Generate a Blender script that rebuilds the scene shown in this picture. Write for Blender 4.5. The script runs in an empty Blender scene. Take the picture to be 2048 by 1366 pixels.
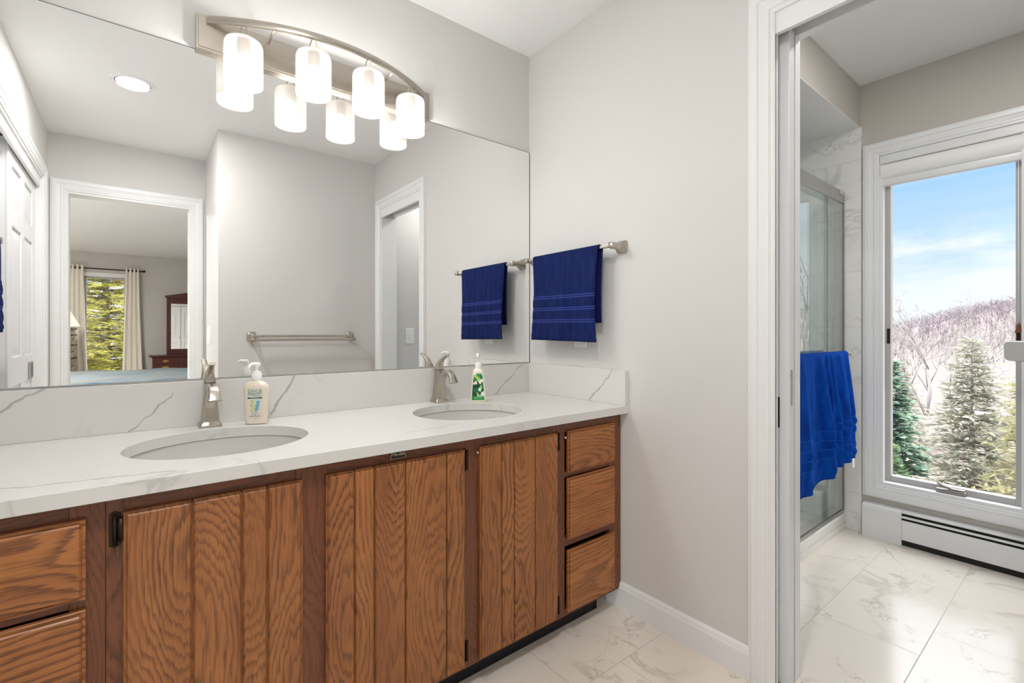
import bpy, bmesh, math, random
from mathutils import Vector, Matrix
R = math.radians
sc = bpy.context.scene
COL = sc.collection

# ------------------------------------------------------------------ camera
cam_d = bpy.data.cameras.new('camera'); cam = bpy.data.objects.new('camera', cam_d); COL.objects.link(cam)
cam_d.sensor_fit = 'HORIZONTAL'; cam_d.sensor_width = 36.0
cam_d.lens = 946.99 * 36.0 / 2048.0
cam_d.shift_y = -(683.0 - 664.85) / 2048.0
cam_d.clip_start = 0.02; cam_d.clip_end = 2000
cam.location = (-1.5144, -1.7659, 1.0896)
cam.rotation_euler = (R(90), R(0.0), R(51.45 - 90))
sc.camera = cam

# ------------------------------------------------------------------ view, sampling limits
vs = sc.view_settings
sc.display_settings.display_device = 'sRGB'
vs.view_transform = 'Standard'; vs.look = 'None'; vs.gamma = 1.0; vs.use_curve_mapping = False
vs.exposure = 0.2
cy = sc.cycles
cy.max_bounces = 14; cy.diffuse_bounces = 7; cy.glossy_bounces = 6; cy.transmission_bounces = 8; cy.transparent_max_bounces = 24
cy.sample_clamp_indirect = 6.0; cy.caustics_reflective = True; cy.caustics_refractive = False

def srgb(r, g, b):
    f = lambda c: (c / 12.92 if c <= 0.04045 else ((c + 0.055) / 1.055) ** 2.4)
    return (f(r / 255), f(g / 255), f(b / 255), 1.0)

# ------------------------------------------------------------------ node helpers
def nd(nt, typ, ins=None, **props):
    n = nt.nodes.new(typ)
    for k, v in props.items(): setattr(n, k, v)
    for k, v in (ins or {}).items():
        s = n.inputs[k]
        if isinstance(v, bpy.types.NodeSocket): nt.links.new(v, s)
        else: s.default_value = v
    return n
def mth(nt, op, a, b=None, c=None, clamp=False):
    n = nd(nt, 'ShaderNodeMath', operation=op, use_clamp=clamp)
    for i, v in enumerate((a, b, c)):
        if v is None: continue
        if isinstance(v, bpy.types.NodeSocket): nt.links.new(v, n.inputs[i])
        else: n.inputs[i].default_value = v
    return n.outputs[0]
def mixc(nt, fac, a, b, blend='MIX'):
    n = nd(nt, 'ShaderNodeMix', data_type='RGBA', blend_type=blend)
    for i, v in ((0, fac), (6, a), (7, b)):
        if isinstance(v, bpy.types.NodeSocket): nt.links.new(v, n.inputs[i])
        else: n.inputs[i].default_value = v
    return n.outputs[2]
def ramp(nt, fac, stops, interp='LINEAR'):
    n = nd(nt, 'ShaderNodeValToRGB'); cr = n.color_ramp; cr.interpolation = interp
    while len(cr.elements) < len(stops): cr.elements.new(0.5)
    for e, (p, c) in zip(cr.elements, stops): e.position = p; e.color = c
    nt.links.new(fac, n.inputs[0]); return n.outputs[0]
def newmat(name):
    m = bpy.data.materials.new(name); m.use_nodes = True; nt = m.node_tree; nt.nodes.clear()
    out = nd(nt, 'ShaderNodeOutputMaterial'); return m, nt, out
def pbsdf(nt, out, **ins):
    b = nd(nt, 'ShaderNodeBsdfPrincipled')
    for k, v in ins.items():
        s = b.inputs[k.replace('_', ' ')]
        if isinstance(v, bpy.types.NodeSocket): nt.links.new(v, s)
        else: s.default_value = v
    nt.links.new(b.outputs[0], out.inputs[0]); return b
def bump(nt, h, strength=0.2, dist=0.01):
    return nd(nt, 'ShaderNodeBump', {'Height': h, 'Strength': strength, 'Distance': dist}).outputs[0]
def simple(name, col, rough=0.5, metal=0.0, noise=0.0, nscale=20.0, bumps=0.0, bscale=200.0, **kw):
    m, nt, out = newmat(name)
    tc = nd(nt, 'ShaderNodeTexCoord').outputs['Object']
    c = col
    if noise:
        n = nd(nt, 'ShaderNodeTexNoise', {'Vector': tc, 'Scale': nscale, 'Detail': 3.0}).outputs[0]
        k = mth(nt, 'MULTIPLY_ADD', n, noise * 2, 1 - noise)
        mm = nd(nt, 'ShaderNodeVectorMath', {0: col[:3], 3: k}, operation='SCALE')
        c = mm.outputs[0]
    ins = dict(Base_Color=c, Roughness=rough, Metallic=metal); ins.update(kw)
    if bumps:
        bn = nd(nt, 'ShaderNodeTexNoise', {'Vector': tc, 'Scale': bscale, 'Detail': 2.0}).outputs[0]
        ins['Normal'] = bump(nt, bn, bumps, 0.002)
    pbsdf(nt, out, **ins); return m

# ------------------------------------------------------------------ world: spring sky with thin cloud
w = bpy.data.worlds.new('sky'); sc.world = w; w.use_nodes = True
nt = w.node_tree; nt.nodes.clear()
wo = nd(nt, 'ShaderNodeOutputWorld')
dirv = nd(nt, 'ShaderNodeTexCoord').outputs['Generated']
sep = nd(nt, 'ShaderNodeSeparateXYZ', {0: dirv})
base = ramp(nt, sep.outputs[2], [(0.0, srgb(240, 245, 252)), (0.06, srgb(238, 247, 255)), (0.13, srgb(198, 227, 253)), (0.28, srgb(146, 200, 250)), (0.36, srgb(136, 192, 248)), (0.52, (6.6, 6.65, 6.75, 1)), (1.0, (7.2, 7.3, 7.5, 1))])  # overhead part, out of view, raised far brighter to light the shower room
mp = nd(nt, 'ShaderNodeMapping', {'Vector': dirv, 'Scale': (1.6, 1.6, 7.0), 'Location': (0.3, 0.1, 0.35)})
cl = nd(nt, 'ShaderNodeTexNoise', {'Vector': mp.outputs[0], 'Scale': 2.6, 'Detail': 7.0, 'Roughness': 0.62, 'Distortion': 0.5}).outputs[0]
cm = ramp(nt, cl, [(0.40, (0, 0, 0, 1)), (0.58, (1, 1, 1, 1))])
cbank2 = ramp(nt, sep.outputs[2], [(0.0, (1, 1, 1, 1)), (.34, (.8, .8, .8, 1)), (.45, (0, 0, 0, 1))])
cband = ramp(nt, sep.outputs[2], [(0.0, (.2, .2, .2, 1)), (0.06, (.75, .75, .75, 1)), (0.135, (.85, .85, .85, 1)), (0.18, (0.06, 0.06, 0.06, 1)), (1.0, (0.05, 0.05, 0.05, 1))])
bank = ramp(nt, mth(nt, 'MULTIPLY_ADD', sep.outputs[1], 1.0, 0.5), [(0.22, (.9, .9, .9, 1)), (0.42, (0, 0, 0, 1))])
sky = mixc(nt, mth(nt, 'MAXIMUM', mth(nt, 'MULTIPLY', cm, cband), mth(nt, 'MULTIPLY', bank, cbank2)), base, srgb(246, 250, 255))
bg = nd(nt, 'ShaderNodeBackground', {'Color': sky, 'Strength': 1.0})
nt.links.new(bg.outputs[0], wo.inputs[0])

# ------------------------------------------------------------------ sun (outdoors; comes over the roof, from behind the mirror wall)
sd = bpy.data.lights.new('sun', 'SUN'); sd.energy = 0.8; sd.angle = R(0.6); sd.color = (1.0, 0.95, 0.86)
so = bpy.data.objects.new('sun', sd); COL.objects.link(so)
so.rotation_euler = Vector((0.62, -0.45, -0.72)).to_track_quat('-Z', 'Y').to_euler()

def lamp(name, kind, loc, power, color, size=0.03, rot=(0, 0, 0), **kw):
    l = bpy.data.lights.new(name, kind); l.energy = power; l.color = color
    if kind == 'AREA':
        l.shape = 'DISK'; l.size = size
    else: l.shadow_soft_size = size
    for k, v in kw.items(): setattr(l, k, v)
    o = bpy.data.objects.new(name, l); COL.objects.link(o); o.location = loc; o.rotation_euler = rot
    return o
VANITY_W = 41.0; DOWN_W = 16.0; BED_W = 175.0; SHOWER_ROOM_W = 7.5

# ------------------------------------------------------------------ mesh helpers
def NB(): return bmesh.new()
def box(bm, x0, x1, y0, y1, z0, z1, bev=0.0, seg=2, mat=0):
    vs_ = [bm.verts.new((x, y, z)) for x in (x0, x1) for y in (y0, y1) for z in (z0, z1)]
    idx = [(0, 1, 3, 2), (4, 6, 7, 5), (0, 4, 5, 1), (2, 3, 7, 6), (0, 2, 6, 4), (1, 5, 7, 3)]
    fs = [bm.faces.new([vs_[i] for i in f]) for f in idx]
    for f in fs: f.material_index = mat
    if bev:
        es = list({e for f in fs for e in f.edges})
        r = bmesh.ops.bevel(bm, geom=es, offset=bev, segments=seg, profile=0.6, affect='EDGES')
        for f in r['faces']: f.material_index = mat
    return fs
def loft(bm, rings, cap=True, closed=False, mat=0, smooth=True):
    rv = [[bm.verts.new(p) for p in r] for r in rings]
    n = len(rv[0]); out = []
    pairs = list(zip(rv, rv[1:])) + ([(rv[-1], rv[0])] if closed else [])
    for a, b in pairs:
        for i in range(n):
            j = (i + 1) % n
            f = bm.faces.new((a[i], a[j], b[j], b[i])); f.material_index = mat; f.smooth = smooth; out.append(f)
    if cap and not closed:
        f = bm.faces.new(list(reversed(rv[0]))); f.material_index = mat
        f = bm.faces.new(rv[-1]); f.material_index = mat
    return rv
def circ(c, r, n=24, ax='z', ry=None):
    ry = r if ry is None else ry; out = []
    for i in range(n):
        a = 2 * math.pi * i / n; u, v = r * math.cos(a), ry * math.sin(a)
        out.append({'z': (c[0] + u, c[1] + v, c[2]), 'y': (c[0] + u, c[1], c[2] - v), 'x': (c[0], c[1] + u, c[2] + v)}[ax])
    return out
def lathe(bm, c, prof, n=24, mat=0, cap=True):          # prof: (r, z) list about the vertical through c
    return loft(bm, [circ((c[0], c[1], c[2] + z), max(r, 1e-4), n) for r, z in prof], cap=cap, mat=mat)
def tube(bm, pts, r, n=10, mat=0):
    pts = [Vector(p) for p in pts]; rings = []; prev = None
    rr = r if isinstance(r, (list, tuple)) else [r] * len(pts)
    for i, p in enumerate(pts):
        t = (pts[min(i + 1, len(pts) - 1)] - pts[max(i - 1, 0)]).normalized()
        if prev is None:
            ref = Vector((0, 0, 1)) if abs(t.z) < 0.9 else Vector((1, 0, 0)); a = t.cross(ref).normalized()
        else:
            a = (prev - t * prev.dot(t)).normalized()
        b = t.cross(a); prev = a
        rings.append([p + a * rr[i] * math.cos(2 * math.pi * k / n) + b * rr[i] * math.sin(2 * math.pi * k / n) for k in range(n)])
    return loft(bm, rings, mat=mat)
def rrect(w, d, r, n=4):                                  # rounded rectangle outline, full width w, depth d
    out = []; r = min(r, w / 2 - 1e-5, d / 2 - 1e-5)
    for cx, cy_, a0 in ((w / 2 - r, d / 2 - r, 0), (-w / 2 + r, d / 2 - r, 90), (-w / 2 + r, -d / 2 + r, 180), (w / 2 - r, -d / 2 + r, 270)):
        for k in range(n + 1):
            a = R(a0 + 90 * k / n); out.append((cx + r * math.cos(a), cy_ + r * math.sin(a)))
    return out
def prism(bm, poly, fn, a0, a1, mat=0):                   # poly extruded from a0 to a1; fn(u, v, a) -> xyz
    return loft(bm, [[fn(u, v, a0) for u, v in poly], [fn(u, v, a1) for u, v in poly]], mat=mat, smooth=False)
CASING = [(0, 0), (0, .009), (.004, .011), (.012, .011), (.016, .0145), (.024, .0145), (.027, .013), (.046, .0155), (.049, .0185), (.066, .0185), (.070, .016), (.075, .016), (.075, 0)]
def frame(bm, a0, a1, z0, z1, fn, prof=CASING, closed=False, k=1.0):   # mitred trim around an opening
    segs = [(a0, z0, -1, -1 if closed else 0), (a0, z1, -1, 1), (a1, z1, 1, 1), (a1, z0, 1, -1 if closed else 0)]
    rings = [[fn(a + sx * w_ * k, z + sz * w_ * k, t) for w_, t in prof] for a, z, sx, sz in segs]
    loft(bm, rings, cap=not closed, closed=closed, smooth=False)
def recalc(bm): bmesh.ops.recalc_face_normals(bm, faces=bm.faces)
def obj(name, bm, mats, parent=None, smooth=None, angle=35, fix=True):
    if fix: recalc(bm)
    me = bpy.data.meshes.new(name); bm.to_mesh(me); bm.free()
    for m in (mats if isinstance(mats, (list, tuple)) else [mats]): me.materials.append(m)
    if smooth:
        me.polygons.foreach_set('use_smooth', [True] * len(me.polygons))
        me.set_sharp_from_angle(angle=R(angle))
    o = bpy.data.objects.new(name, me); COL.objects.link(o)
    if parent: o.parent = parent; o.matrix_parent_inverse = parent.matrix_world.inverted()
    return o
def tag(o, label, cat, group=None, kind=None):
    o['label'] = label; o['category'] = cat
    if group: o['group'] = group
    if kind: o['kind'] = kind
    return o
def thing(name, loc, label, cat, group=None, kind=None, rz=0.0):
    o = bpy.data.objects.new(name, None); o.empty_display_size = 0.05; COL.objects.link(o)
    o.location = loc; o.rotation_euler = (0, 0, rz)
    o.matrix_world = Matrix.Translation(Vector(loc)) @ Matrix.Rotation(rz, 4, 'Z')
    return tag(o, label, cat, group, kind)
def local(o, parent):                                     # mesh already in the parent's own coordinates
    o.parent = parent; o.matrix_parent_inverse = Matrix.Identity(4); return o
def copy_tree(o, parent=None):
    c = o.copy(); COL.objects.link(c)
    if parent: c.parent = parent
    for ch in list(o.children): copy_tree(ch, c)
    return c
def struct(name, bm, m, label, cat, parent=None, **kw):
    return tag(obj(name, bm, m, parent, **kw), label, cat, kind='structure')
def text_mesh(body, size, shear=0.0, depth=0.0006, sx=1.0, align='CENTER'):
    cu = bpy.data.curves.new('text', 'FONT'); cu.body = body; cu.size = size; cu.align_x = align; cu.align_y = 'CENTER'; cu.extrude = depth; cu.shear = shear; cu.resolution_u = 3
    o = bpy.data.objects.new('text', cu); COL.objects.link(o)
    dg = bpy.context.evaluated_depsgraph_get(); me = bpy.data.meshes.new_from_object(o.evaluated_get(dg))
    bpy.data.objects.remove(o); bpy.data.curves.remove(cu)
    bm = NB(); bm.from_mesh(me); bpy.data.meshes.remove(me)
    if sx != 1.0: bmesh.ops.scale(bm, vec=(sx, 1, 1), verts=bm.verts)
    return bm
def xform(bm, M): bmesh.ops.transform(bm, matrix=M, verts=bm.verts); return bm
def merge(dst, src):
    me = bpy.data.meshes.new('tmp'); src.to_mesh(me); src.free(); dst.from_mesh(me); bpy.data.meshes.remove(me)

# ------------------------------------------------------------------ materials
def m_paint(name, col, rough=0.55, b=0.06):
    return simple(name, col, rough, noise=0.012, nscale=1.7, bumps=b, bscale=350.0)
WALL_SHADED = m_paint('greige_paint_shaded', srgb(194, 189, 182))  # shade on the window wall and soffit put into a darker base colour
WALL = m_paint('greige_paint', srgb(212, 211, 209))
CEIL = m_paint('ceiling_paint', srgb(234, 235, 235), 0.7)
BEDWALL = m_paint('bedroom_paint', srgb(196, 193, 188))
TRIM = simple('white_trim_paint', srgb(232, 233, 234), 0.32, noise=0.008, nscale=5)
DOORW = simple('white_door_paint', srgb(230, 231, 233), 0.30, noise=0.01, nscale=6, bumps=0.05, bscale=120)
NICKEL = simple('brushed_nickel', srgb(188, 181, 171), 0.27, 1.0, noise=0.05, nscale=40)
CHROME = simple('polished_chrome', srgb(205, 205, 205), 0.09, 1.0)
STEEL = simple('satin_aluminium', srgb(178, 177, 174), 0.33, 1.0, noise=0.03, nscale=15)
BLACK = simple('black_toe_kick', srgb(14, 14, 20), 0.6)
DARK = simple('dark_gap', srgb(28, 27, 27), 0.7)
BRONZE = simple('aged_bronze', srgb(58, 48, 40), 0.45, 0.85, noise=0.25, nscale=120)
PORC = simple('white_porcelain', srgb(238, 237, 233), 0.12)
PLASTIC = simple('white_plastic', srgb(240, 240, 238), 0.35)
ENAMEL = simple('white_enamel', srgb(228, 229, 230), 0.3)
GREYPLASTIC = simple('pale_grey_plastic', srgb(200, 197, 193), 0.35)

def m_mirror():
    m, nt, out = newmat('mirror_silver')
    pbsdf(nt, out, Base_Color=(0.93, 0.935, 0.93, 1), Metallic=1.0, Roughness=0.0); return m
MIRROR = m_mirror()
def m_glass(name, tint, refl=1.0):
    m, nt, out = newmat(name)
    t = nd(nt, 'ShaderNodeBsdfTransparent', {'Color': tint}); g = nd(nt, 'ShaderNodeBsdfGlossy', {'Color': (1, 1, 1, 1), 'Roughness': 0.0})
    f = nd(nt, 'ShaderNodeLayerWeight', {'Blend': .5}).outputs['Facing']
    f = mth(nt, 'MULTIPLY', mth(nt, 'MULTIPLY_ADD', mth(nt, 'POWER', f, 5.0), .96, .04), refl, clamp=True)
    mx = nd(nt, 'ShaderNodeMixShader', {0: f, 1: t.outputs[0], 2: g.outputs[0]})
    nt.links.new(mx.outputs[0], out.inputs[0]); return m
PANE = m_glass('window_glass', (0.97, 0.98, 0.98, 1), 0.6)
SHOWERGLASS = m_glass('shower_glass', (0.90, 0.955, 0.94, 1), 1.5)

def vein_nodes(nt, vec, scale, width, mask_lo=0.45, mask_hi=0.62, dist=1.2):
    n = nd(nt, 'ShaderNodeTexNoise', {'Vector': vec, 'Scale': scale, 'Detail': 5.0, 'Roughness': 0.55, 'Distortion': dist}).outputs[0]
    a = mth(nt, 'ABSOLUTE', mth(nt, 'SUBTRACT', n, 0.5))
    v = ramp(nt, a, [(0.0, (1, 1, 1, 1)), (width, (0, 0, 0, 1))], 'EASE')
    k = nd(nt, 'ShaderNodeTexNoise', {'Vector': vec, 'Scale': scale * 1.3, 'Detail': 2.0}).outputs[0]
    km = ramp(nt, k, [(mask_lo, (0, 0, 0, 1)), (mask_hi, (1, 1, 1, 1))])
    return mth(nt, 'MULTIPLY', v, km)
def m_tile(name, axes, size, origin, step, cols, grout, rough, gw=0.0013, vs_=(2.2, 0.035)):
    """large marble-look porcelain tile; axes = (along, across) coordinate indices, rows stepped by `step`"""
    m, nt, out = newmat(name)
    tc = nd(nt, 'ShaderNodeTexCoord').outputs['Object']; s = nd(nt, 'ShaderNodeSeparateXYZ', {0: tc})
    a, b = s.outputs[axes[0]], s.outputs[axes[1]]
    rv = mth(nt, 'DIVIDE', mth(nt, 'SUBTRACT', b, origin[1]), size[1]); row = mth(nt, 'FLOOR', rv); fr = mth(nt, 'FRACT', rv)
    av = mth(nt, 'DIVIDE', mth(nt, 'ADD', mth(nt, 'SUBTRACT', a, origin[0]), mth(nt, 'MULTIPLY', row, step)), size[0]); ci = mth(nt, 'FLOOR', av); fa = mth(nt, 'FRACT', av)
    da = mth(nt, 'MULTIPLY', mth(nt, 'MINIMUM', fa, mth(nt, 'SUBTRACT', 1.0, fa)), size[0])
    db = mth(nt, 'MULTIPLY', mth(nt, 'MINIMUM', fr, mth(nt, 'SUBTRACT', 1.0, fr)), size[1])
    g = mth(nt, 'LESS_THAN', mth(nt, 'MINIMUM', da, db), gw)
    rnd = nd(nt, 'ShaderNodeTexWhiteNoise', {'Vector': nd(nt, 'ShaderNodeCombineXYZ', {0: row, 1: ci}).outputs[0]}, noise_dimensions='3D').outputs['Color']
    off = nd(nt, 'ShaderNodeVectorMath', {0: rnd, 3: 37.0}, operation='SCALE').outputs[0]
    vec = nd(nt, 'ShaderNodeVectorMath', {0: tc, 1: off}, operation='ADD').outputs[0]
    v1 = vein_nodes(nt, vec, vs_[0], vs_[1], 0.42, 0.60, 0.9)
    v2 = vein_nodes(nt, nd(nt, 'ShaderNodeVectorMath', {0: vec, 1: (5.1, 3.3, 9.7)}, operation='ADD').outputs[0], vs_[0] * 2.1, vs_[1] * 0.45, 0.50, 0.66, 0.8)
    cloud = nd(nt, 'ShaderNodeTexNoise', {'Vector': vec, 'Scale': 2.0, 'Detail': 3.0}).outputs[0]
    c = mixc(nt, mth(nt, 'MULTIPLY', cloud, 0.8), cols[0], cols[1])
    c = mixc(nt, mth(nt, 'MULTIPLY', v1, 0.36), c, cols[2])
    c = mixc(nt, mth(nt, 'MULTIPLY', v2, 0.5), c, cols[2])
    c = mixc(nt, mth(nt, 'MULTIPLY', g, 0.75), c, grout)
    r = mth(nt, 'MULTIPLY_ADD', g, 0.4, rough)
    pbsdf(nt, out, Base_Color=c, Roughness=r, Normal=bump(nt, mth(nt, 'SUBTRACT', 1.0, g), 0.25, 0.0006))
    return m
FLOORT = m_tile('marble_floor_tile', (0, 1), (0.61, 0.305), (0.76, -1.679), 0.2033,
                (srgb(234, 226, 215), srgb(223, 214, 203), srgb(150, 141, 130)), srgb(168, 160, 150), 0.16)
def wall_tile(name, axes, origin):
    return m_tile(name, axes, (0.61, 0.305), origin, 0.305, (srgb(238, 238, 236), srgb(228, 228, 227), srgb(150, 150, 150)), srgb(190, 190, 190), 0.26)
TILE_X = wall_tile('marble_wall_tile_x', (1, 2), (-0.70, 0.51)); TILE_Y = wall_tile('marble_wall_tile_y', (0, 2), (0.2, 0.51))

def m_quartz(name, lines, plane):
    """white quartz; lines = [(a0,z0,a1,z1,width)] vein strokes across a slab whose across-axis is `plane`"""
    m, nt, out = newmat(name)
    tc = nd(nt, 'ShaderNodeTexCoord').outputs['Object']; s = nd(nt, 'ShaderNodeSeparateXYZ', {0: tc})
    a, z = s.outputs[plane[0]], s.outputs[plane[1]]
    nz = nd(nt, 'ShaderNodeTexNoise', {'Vector': tc, 'Scale': 22.0, 'Detail': 4.0}).outputs[0]
    wob = mth(nt, 'MULTIPLY', mth(nt, 'SUBTRACT', nz, 0.5), 0.030)
    wn = nd(nt, 'ShaderNodeTexNoise', {'Vector': tc, 'Scale': 45.0, 'Detail': 2.0}).outputs[0]
    tot = None
    for a0, z0, a1, z1, wd in lines:
        L = math.hypot(a1 - a0, z1 - z0); nx, nz_ = -(z1 - z0) / L, (a1 - a0) / L
        d = mth(nt, 'ADD', mth(nt, 'MULTIPLY', mth(nt, 'SUBTRACT', a, a0), nx), mth(nt, 'MULTIPLY', mth(nt, 'SUBTRACT', z, z0), nz_))
        t = mth(nt, 'ADD', mth(nt, 'MULTIPLY', mth(nt, 'SUBTRACT', a, a0), (a1 - a0) / L / L), mth(nt, 'MULTIPLY', mth(nt, 'SUBTRACT', z, z0), (z1 - z0) / L / L))
        inside = mth(nt, 'LESS_THAN', mth(nt, 'ABSOLUTE', mth(nt, 'SUBTRACT', t, 0.5)), 0.52)
        d = mth(nt, 'ABSOLUTE', mth(nt, 'ADD', d, wob))
        v = mth(nt, 'SUBTRACT', 1.0, mth(nt, 'DIVIDE', d, mth(nt, 'MULTIPLY', mth(nt, 'ADD', wn, 0.15), wd * 1.6)), clamp=True)
        v = mth(nt, 'MULTIPLY', v, inside)
        tot = v if tot is None else mth(nt, 'MAXIMUM', tot, v)
    base_n = nd(nt, 'ShaderNodeTexNoise', {'Vector': tc, 'Scale': 3.0, 'Detail': 3.0}).outputs[0]
    c = mixc(nt, base_n, srgb(216, 215, 212), srgb(211, 210, 207))
    faint = vein_nodes(nt, nd(nt, 'ShaderNodeMapping', {'Vector': tc, 'Scale': (1.0, 2.2, 1.0)}).outputs[0], 2.6, 0.02, 0.55, 0.68, 0.8)
    c = mixc(nt, mth(nt, 'MULTIPLY', faint, 0.30), c, srgb(140, 136, 132))
    if tot is not None: c = mixc(nt, mth(nt, 'MULTIPLY', tot, 0.75), c, srgb(136, 131, 127))
    pbsdf(nt, out, Base_Color=c, Roughness=0.13); return m
QUARTZ = m_quartz('white_quartz', [(-1.75, -0.50, -1.45, -0.56, .004), (-0.9, -0.52, -0.72, -0.50, .003)], (0, 1))
QUARTZ_BACK = m_quartz('white_quartz_back', [(-1.81, .878, -1.70, .945, .005), (-1.525, .80, -1.425, .905, .003), (-1.155, .815, -1.075, .945, .0055), (-0.235, .797, -0.055, .942, .004)], (0, 2))
QUARTZ_SIDE = m_quartz('white_quartz_side', [(-0.405, .80, -0.54, .942, .004)], (1, 2))

def m_oak(name, light, mid, dark, ring=0.0085):
    """oiled oak; uv.x = distance across the plank from its heart, uv.y = distance along the grain"""
    m, nt, out = newmat(name)
    uv = nd(nt, 'ShaderNodeUVMap', uv_map='grain').outputs[0]
    s = nd(nt, 'ShaderNodeSeparateXYZ', {0: uv}); x, y = s.outputs[0], s.outputs[1]
    lowv = nd(nt, 'ShaderNodeCombineXYZ', {1: y}).outputs[0]
    d = nd(nt, 'ShaderNodeTexNoise', {'Vector': lowv, 'Scale': 1.15, 'Detail': 1.0}).outputs[0]
    d = mth(nt, 'MULTIPLY_ADD', d, 0.42, -0.12)
    def nz(sx, sy, det=3.0, rough=.55): return nd(nt, 'ShaderNodeTexNoise', {'Vector': nd(nt, 'ShaderNodeMapping', {'Vector': uv, 'Scale': (sx, sy, 1.0)}).outputs[0], 'Scale': 1.0, 'Detail': det, 'Roughness': rough}).outputs[0]
    warp = nz(17.0, 2.4, 4.0, .62); fine = nz(150.0, 9.0, 3.0)
    rr = mth(nt, 'SQRT', mth(nt, 'ADD', mth(nt, 'MULTIPLY', x, x), mth(nt, 'MULTIPLY', d, d)))
    rr = mth(nt, 'ADD', rr, mth(nt, 'MULTIPLY', mth(nt, 'SUBTRACT', warp, 0.5), 0.034))
    rr = mth(nt, 'ADD', rr, mth(nt, 'MULTIPLY', mth(nt, 'SUBTRACT', fine, 0.5), 0.0085))
    ph = mth(nt, 'FRACT', mth(nt, 'DIVIDE', rr, ring))
    band = ramp(nt, ph, [(0.0, (0.9, 0.9, 0.9, 1)), (0.10, (1, 1, 1, 1)), (0.30, (0.45, 0.45, 0.45, 1)), (0.5, (0.08, 0.08, 0.08, 1)), (0.86, (0.0, 0.0, 0.0, 1)), (1.0, (0.9, 0.9, 0.9, 1))])
    amp = ramp(nt, nz(7.0, 1.4, 2.0), [(.30, (.32, .32, .32, 1)), (.66, (1, 1, 1, 1))])
    streak = ramp(nt, nz(420.0, 7.0, 3.0), [(.42, (0, 0, 0, 1)), (.68, (1, 1, 1, 1))])
    band = mth(nt, 'MULTIPLY', band, amp)
    band = mth(nt, 'MULTIPLY', band, mth(nt, 'MULTIPLY_ADD', streak, .45, .62), clamp=True)
    pv = nd(nt, 'ShaderNodeMapping', {'Vector': uv, 'Scale': (560.0, 13.0, 1.0)}).outputs[0]
    pore = nd(nt, 'ShaderNodeTexNoise', {'Vector': pv, 'Scale': 1.0, 'Detail': 2.0}).outputs[0]
    porem = ramp(nt, pore, [(0.48, (0, 0, 0, 1)), (0.66, (1, 1, 1, 1))])
    tone = nd(nt, 'ShaderNodeTexNoise', {'Vector': nd(nt, 'ShaderNodeMapping', {'Vector': uv, 'Scale': (9.0, 1.6, 1.0)}).outputs[0], 'Scale': 1.0, 'Detail': 2.0}).outputs[0]
    c = mixc(nt, ramp(nt, tone, [(0.3, (0, 0, 0, 1)), (0.7, (1, 1, 1, 1))]), light, mid)
    c = mixc(nt, mth(nt, 'MULTIPLY', band, 0.95), c, dark)
    c = mixc(nt, mth(nt, 'MULTIPLY', porem, mth(nt, 'MULTIPLY_ADD', band, 0.30, 0.30)), c, dark)
    h = mth(nt, 'SUBTRACT', 1.0, mth(nt, 'MULTIPLY', porem, band))
    pbsdf(nt, out, Base_Color=c, Roughness=0.36, Normal=bump(nt, h, 0.18, 0.0005)); return m
OAK = m_oak('oiled_oak', srgb(176, 114, 63), srgb(149, 91, 49), srgb(74, 42, 27), 0.0078)
OAKD = m_oak('oiled_oak_frame', srgb(128, 76, 46), srgb(110, 62, 38), srgb(70, 38, 26), 0.007)
OAKDR = m_oak('oiled_oak_drawer', srgb(182, 118, 62), srgb(158, 96, 52), srgb(78, 44, 28), 0.0105)
MAHOG = simple('dark_cherry', srgb(78, 38, 30), 0.3, noise=0.2, nscale=14)
BRASS = simple('antique_brass', srgb(200, 160, 90), 0.35, 1.0)

def m_towel(name, c1, c2, band, bands):
    m, nt, out = newmat(name)
    uv = nd(nt, 'ShaderNodeUVMap', uv_map='cloth').outputs[0]
    s = nd(nt, 'ShaderNodeSeparateXYZ', {0: uv})
    n = nd(nt, 'ShaderNodeTexNoise', {'Vector': uv, 'Scale': 420.0, 'Detail': 2.0}).outputs[0]
    n2 = nd(nt, 'ShaderNodeTexNoise', {'Vector': nd(nt, 'ShaderNodeMapping', {'Vector': uv, 'Scale': (40, 9, 1)}).outputs[0], 'Scale': 1.0, 'Detail': 3.0}).outputs[0]
    c = mixc(nt, mth(nt, 'MULTIPLY_ADD', n, 0.8, mth(nt, 'MULTIPLY_ADD', n2, 1.6, -0.85), clamp=True), c1, c2)
    tot = None
    for b0, wd in bands:
        v = mth(nt, 'LESS_THAN', mth(nt, 'ABSOLUTE', mth(nt, 'SUBTRACT', s.outputs[1], b0)), wd)
        tot = v if tot is None else mth(nt, 'MAXIMUM', tot, v)
    h = n
    if tot is not None:
        c = mixc(nt, tot, c, band); h = mth(nt, 'SUBTRACT', n, mth(nt, 'MULTIPLY', tot, 1.2))
    pbsdf(nt, out, Base_Color=c, Roughness=0.95, Normal=bump(nt, h, 0.7, 0.002), Sheen_Weight=0.35, Sheen_Roughness=0.5, Sheen_Tint=c2, Specular_IOR_Level=0.1)
    return m
BANDS = [(x_ + dx, .0022) for x_ in (.088, .140, .192) for dx in (-.006, 0.003)]
NAVY = m_towel('navy_terry', srgb(17, 28, 72), srgb(32, 46, 100), srgb(52, 66, 132), BANDS)
ROYAL = m_towel('royal_blue_terry', srgb(2, 44, 130), srgb(10, 88, 192), srgb(24, 84, 190), [(x_, .0016) for x_ in (.10, .143, .186, .229)])

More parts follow.
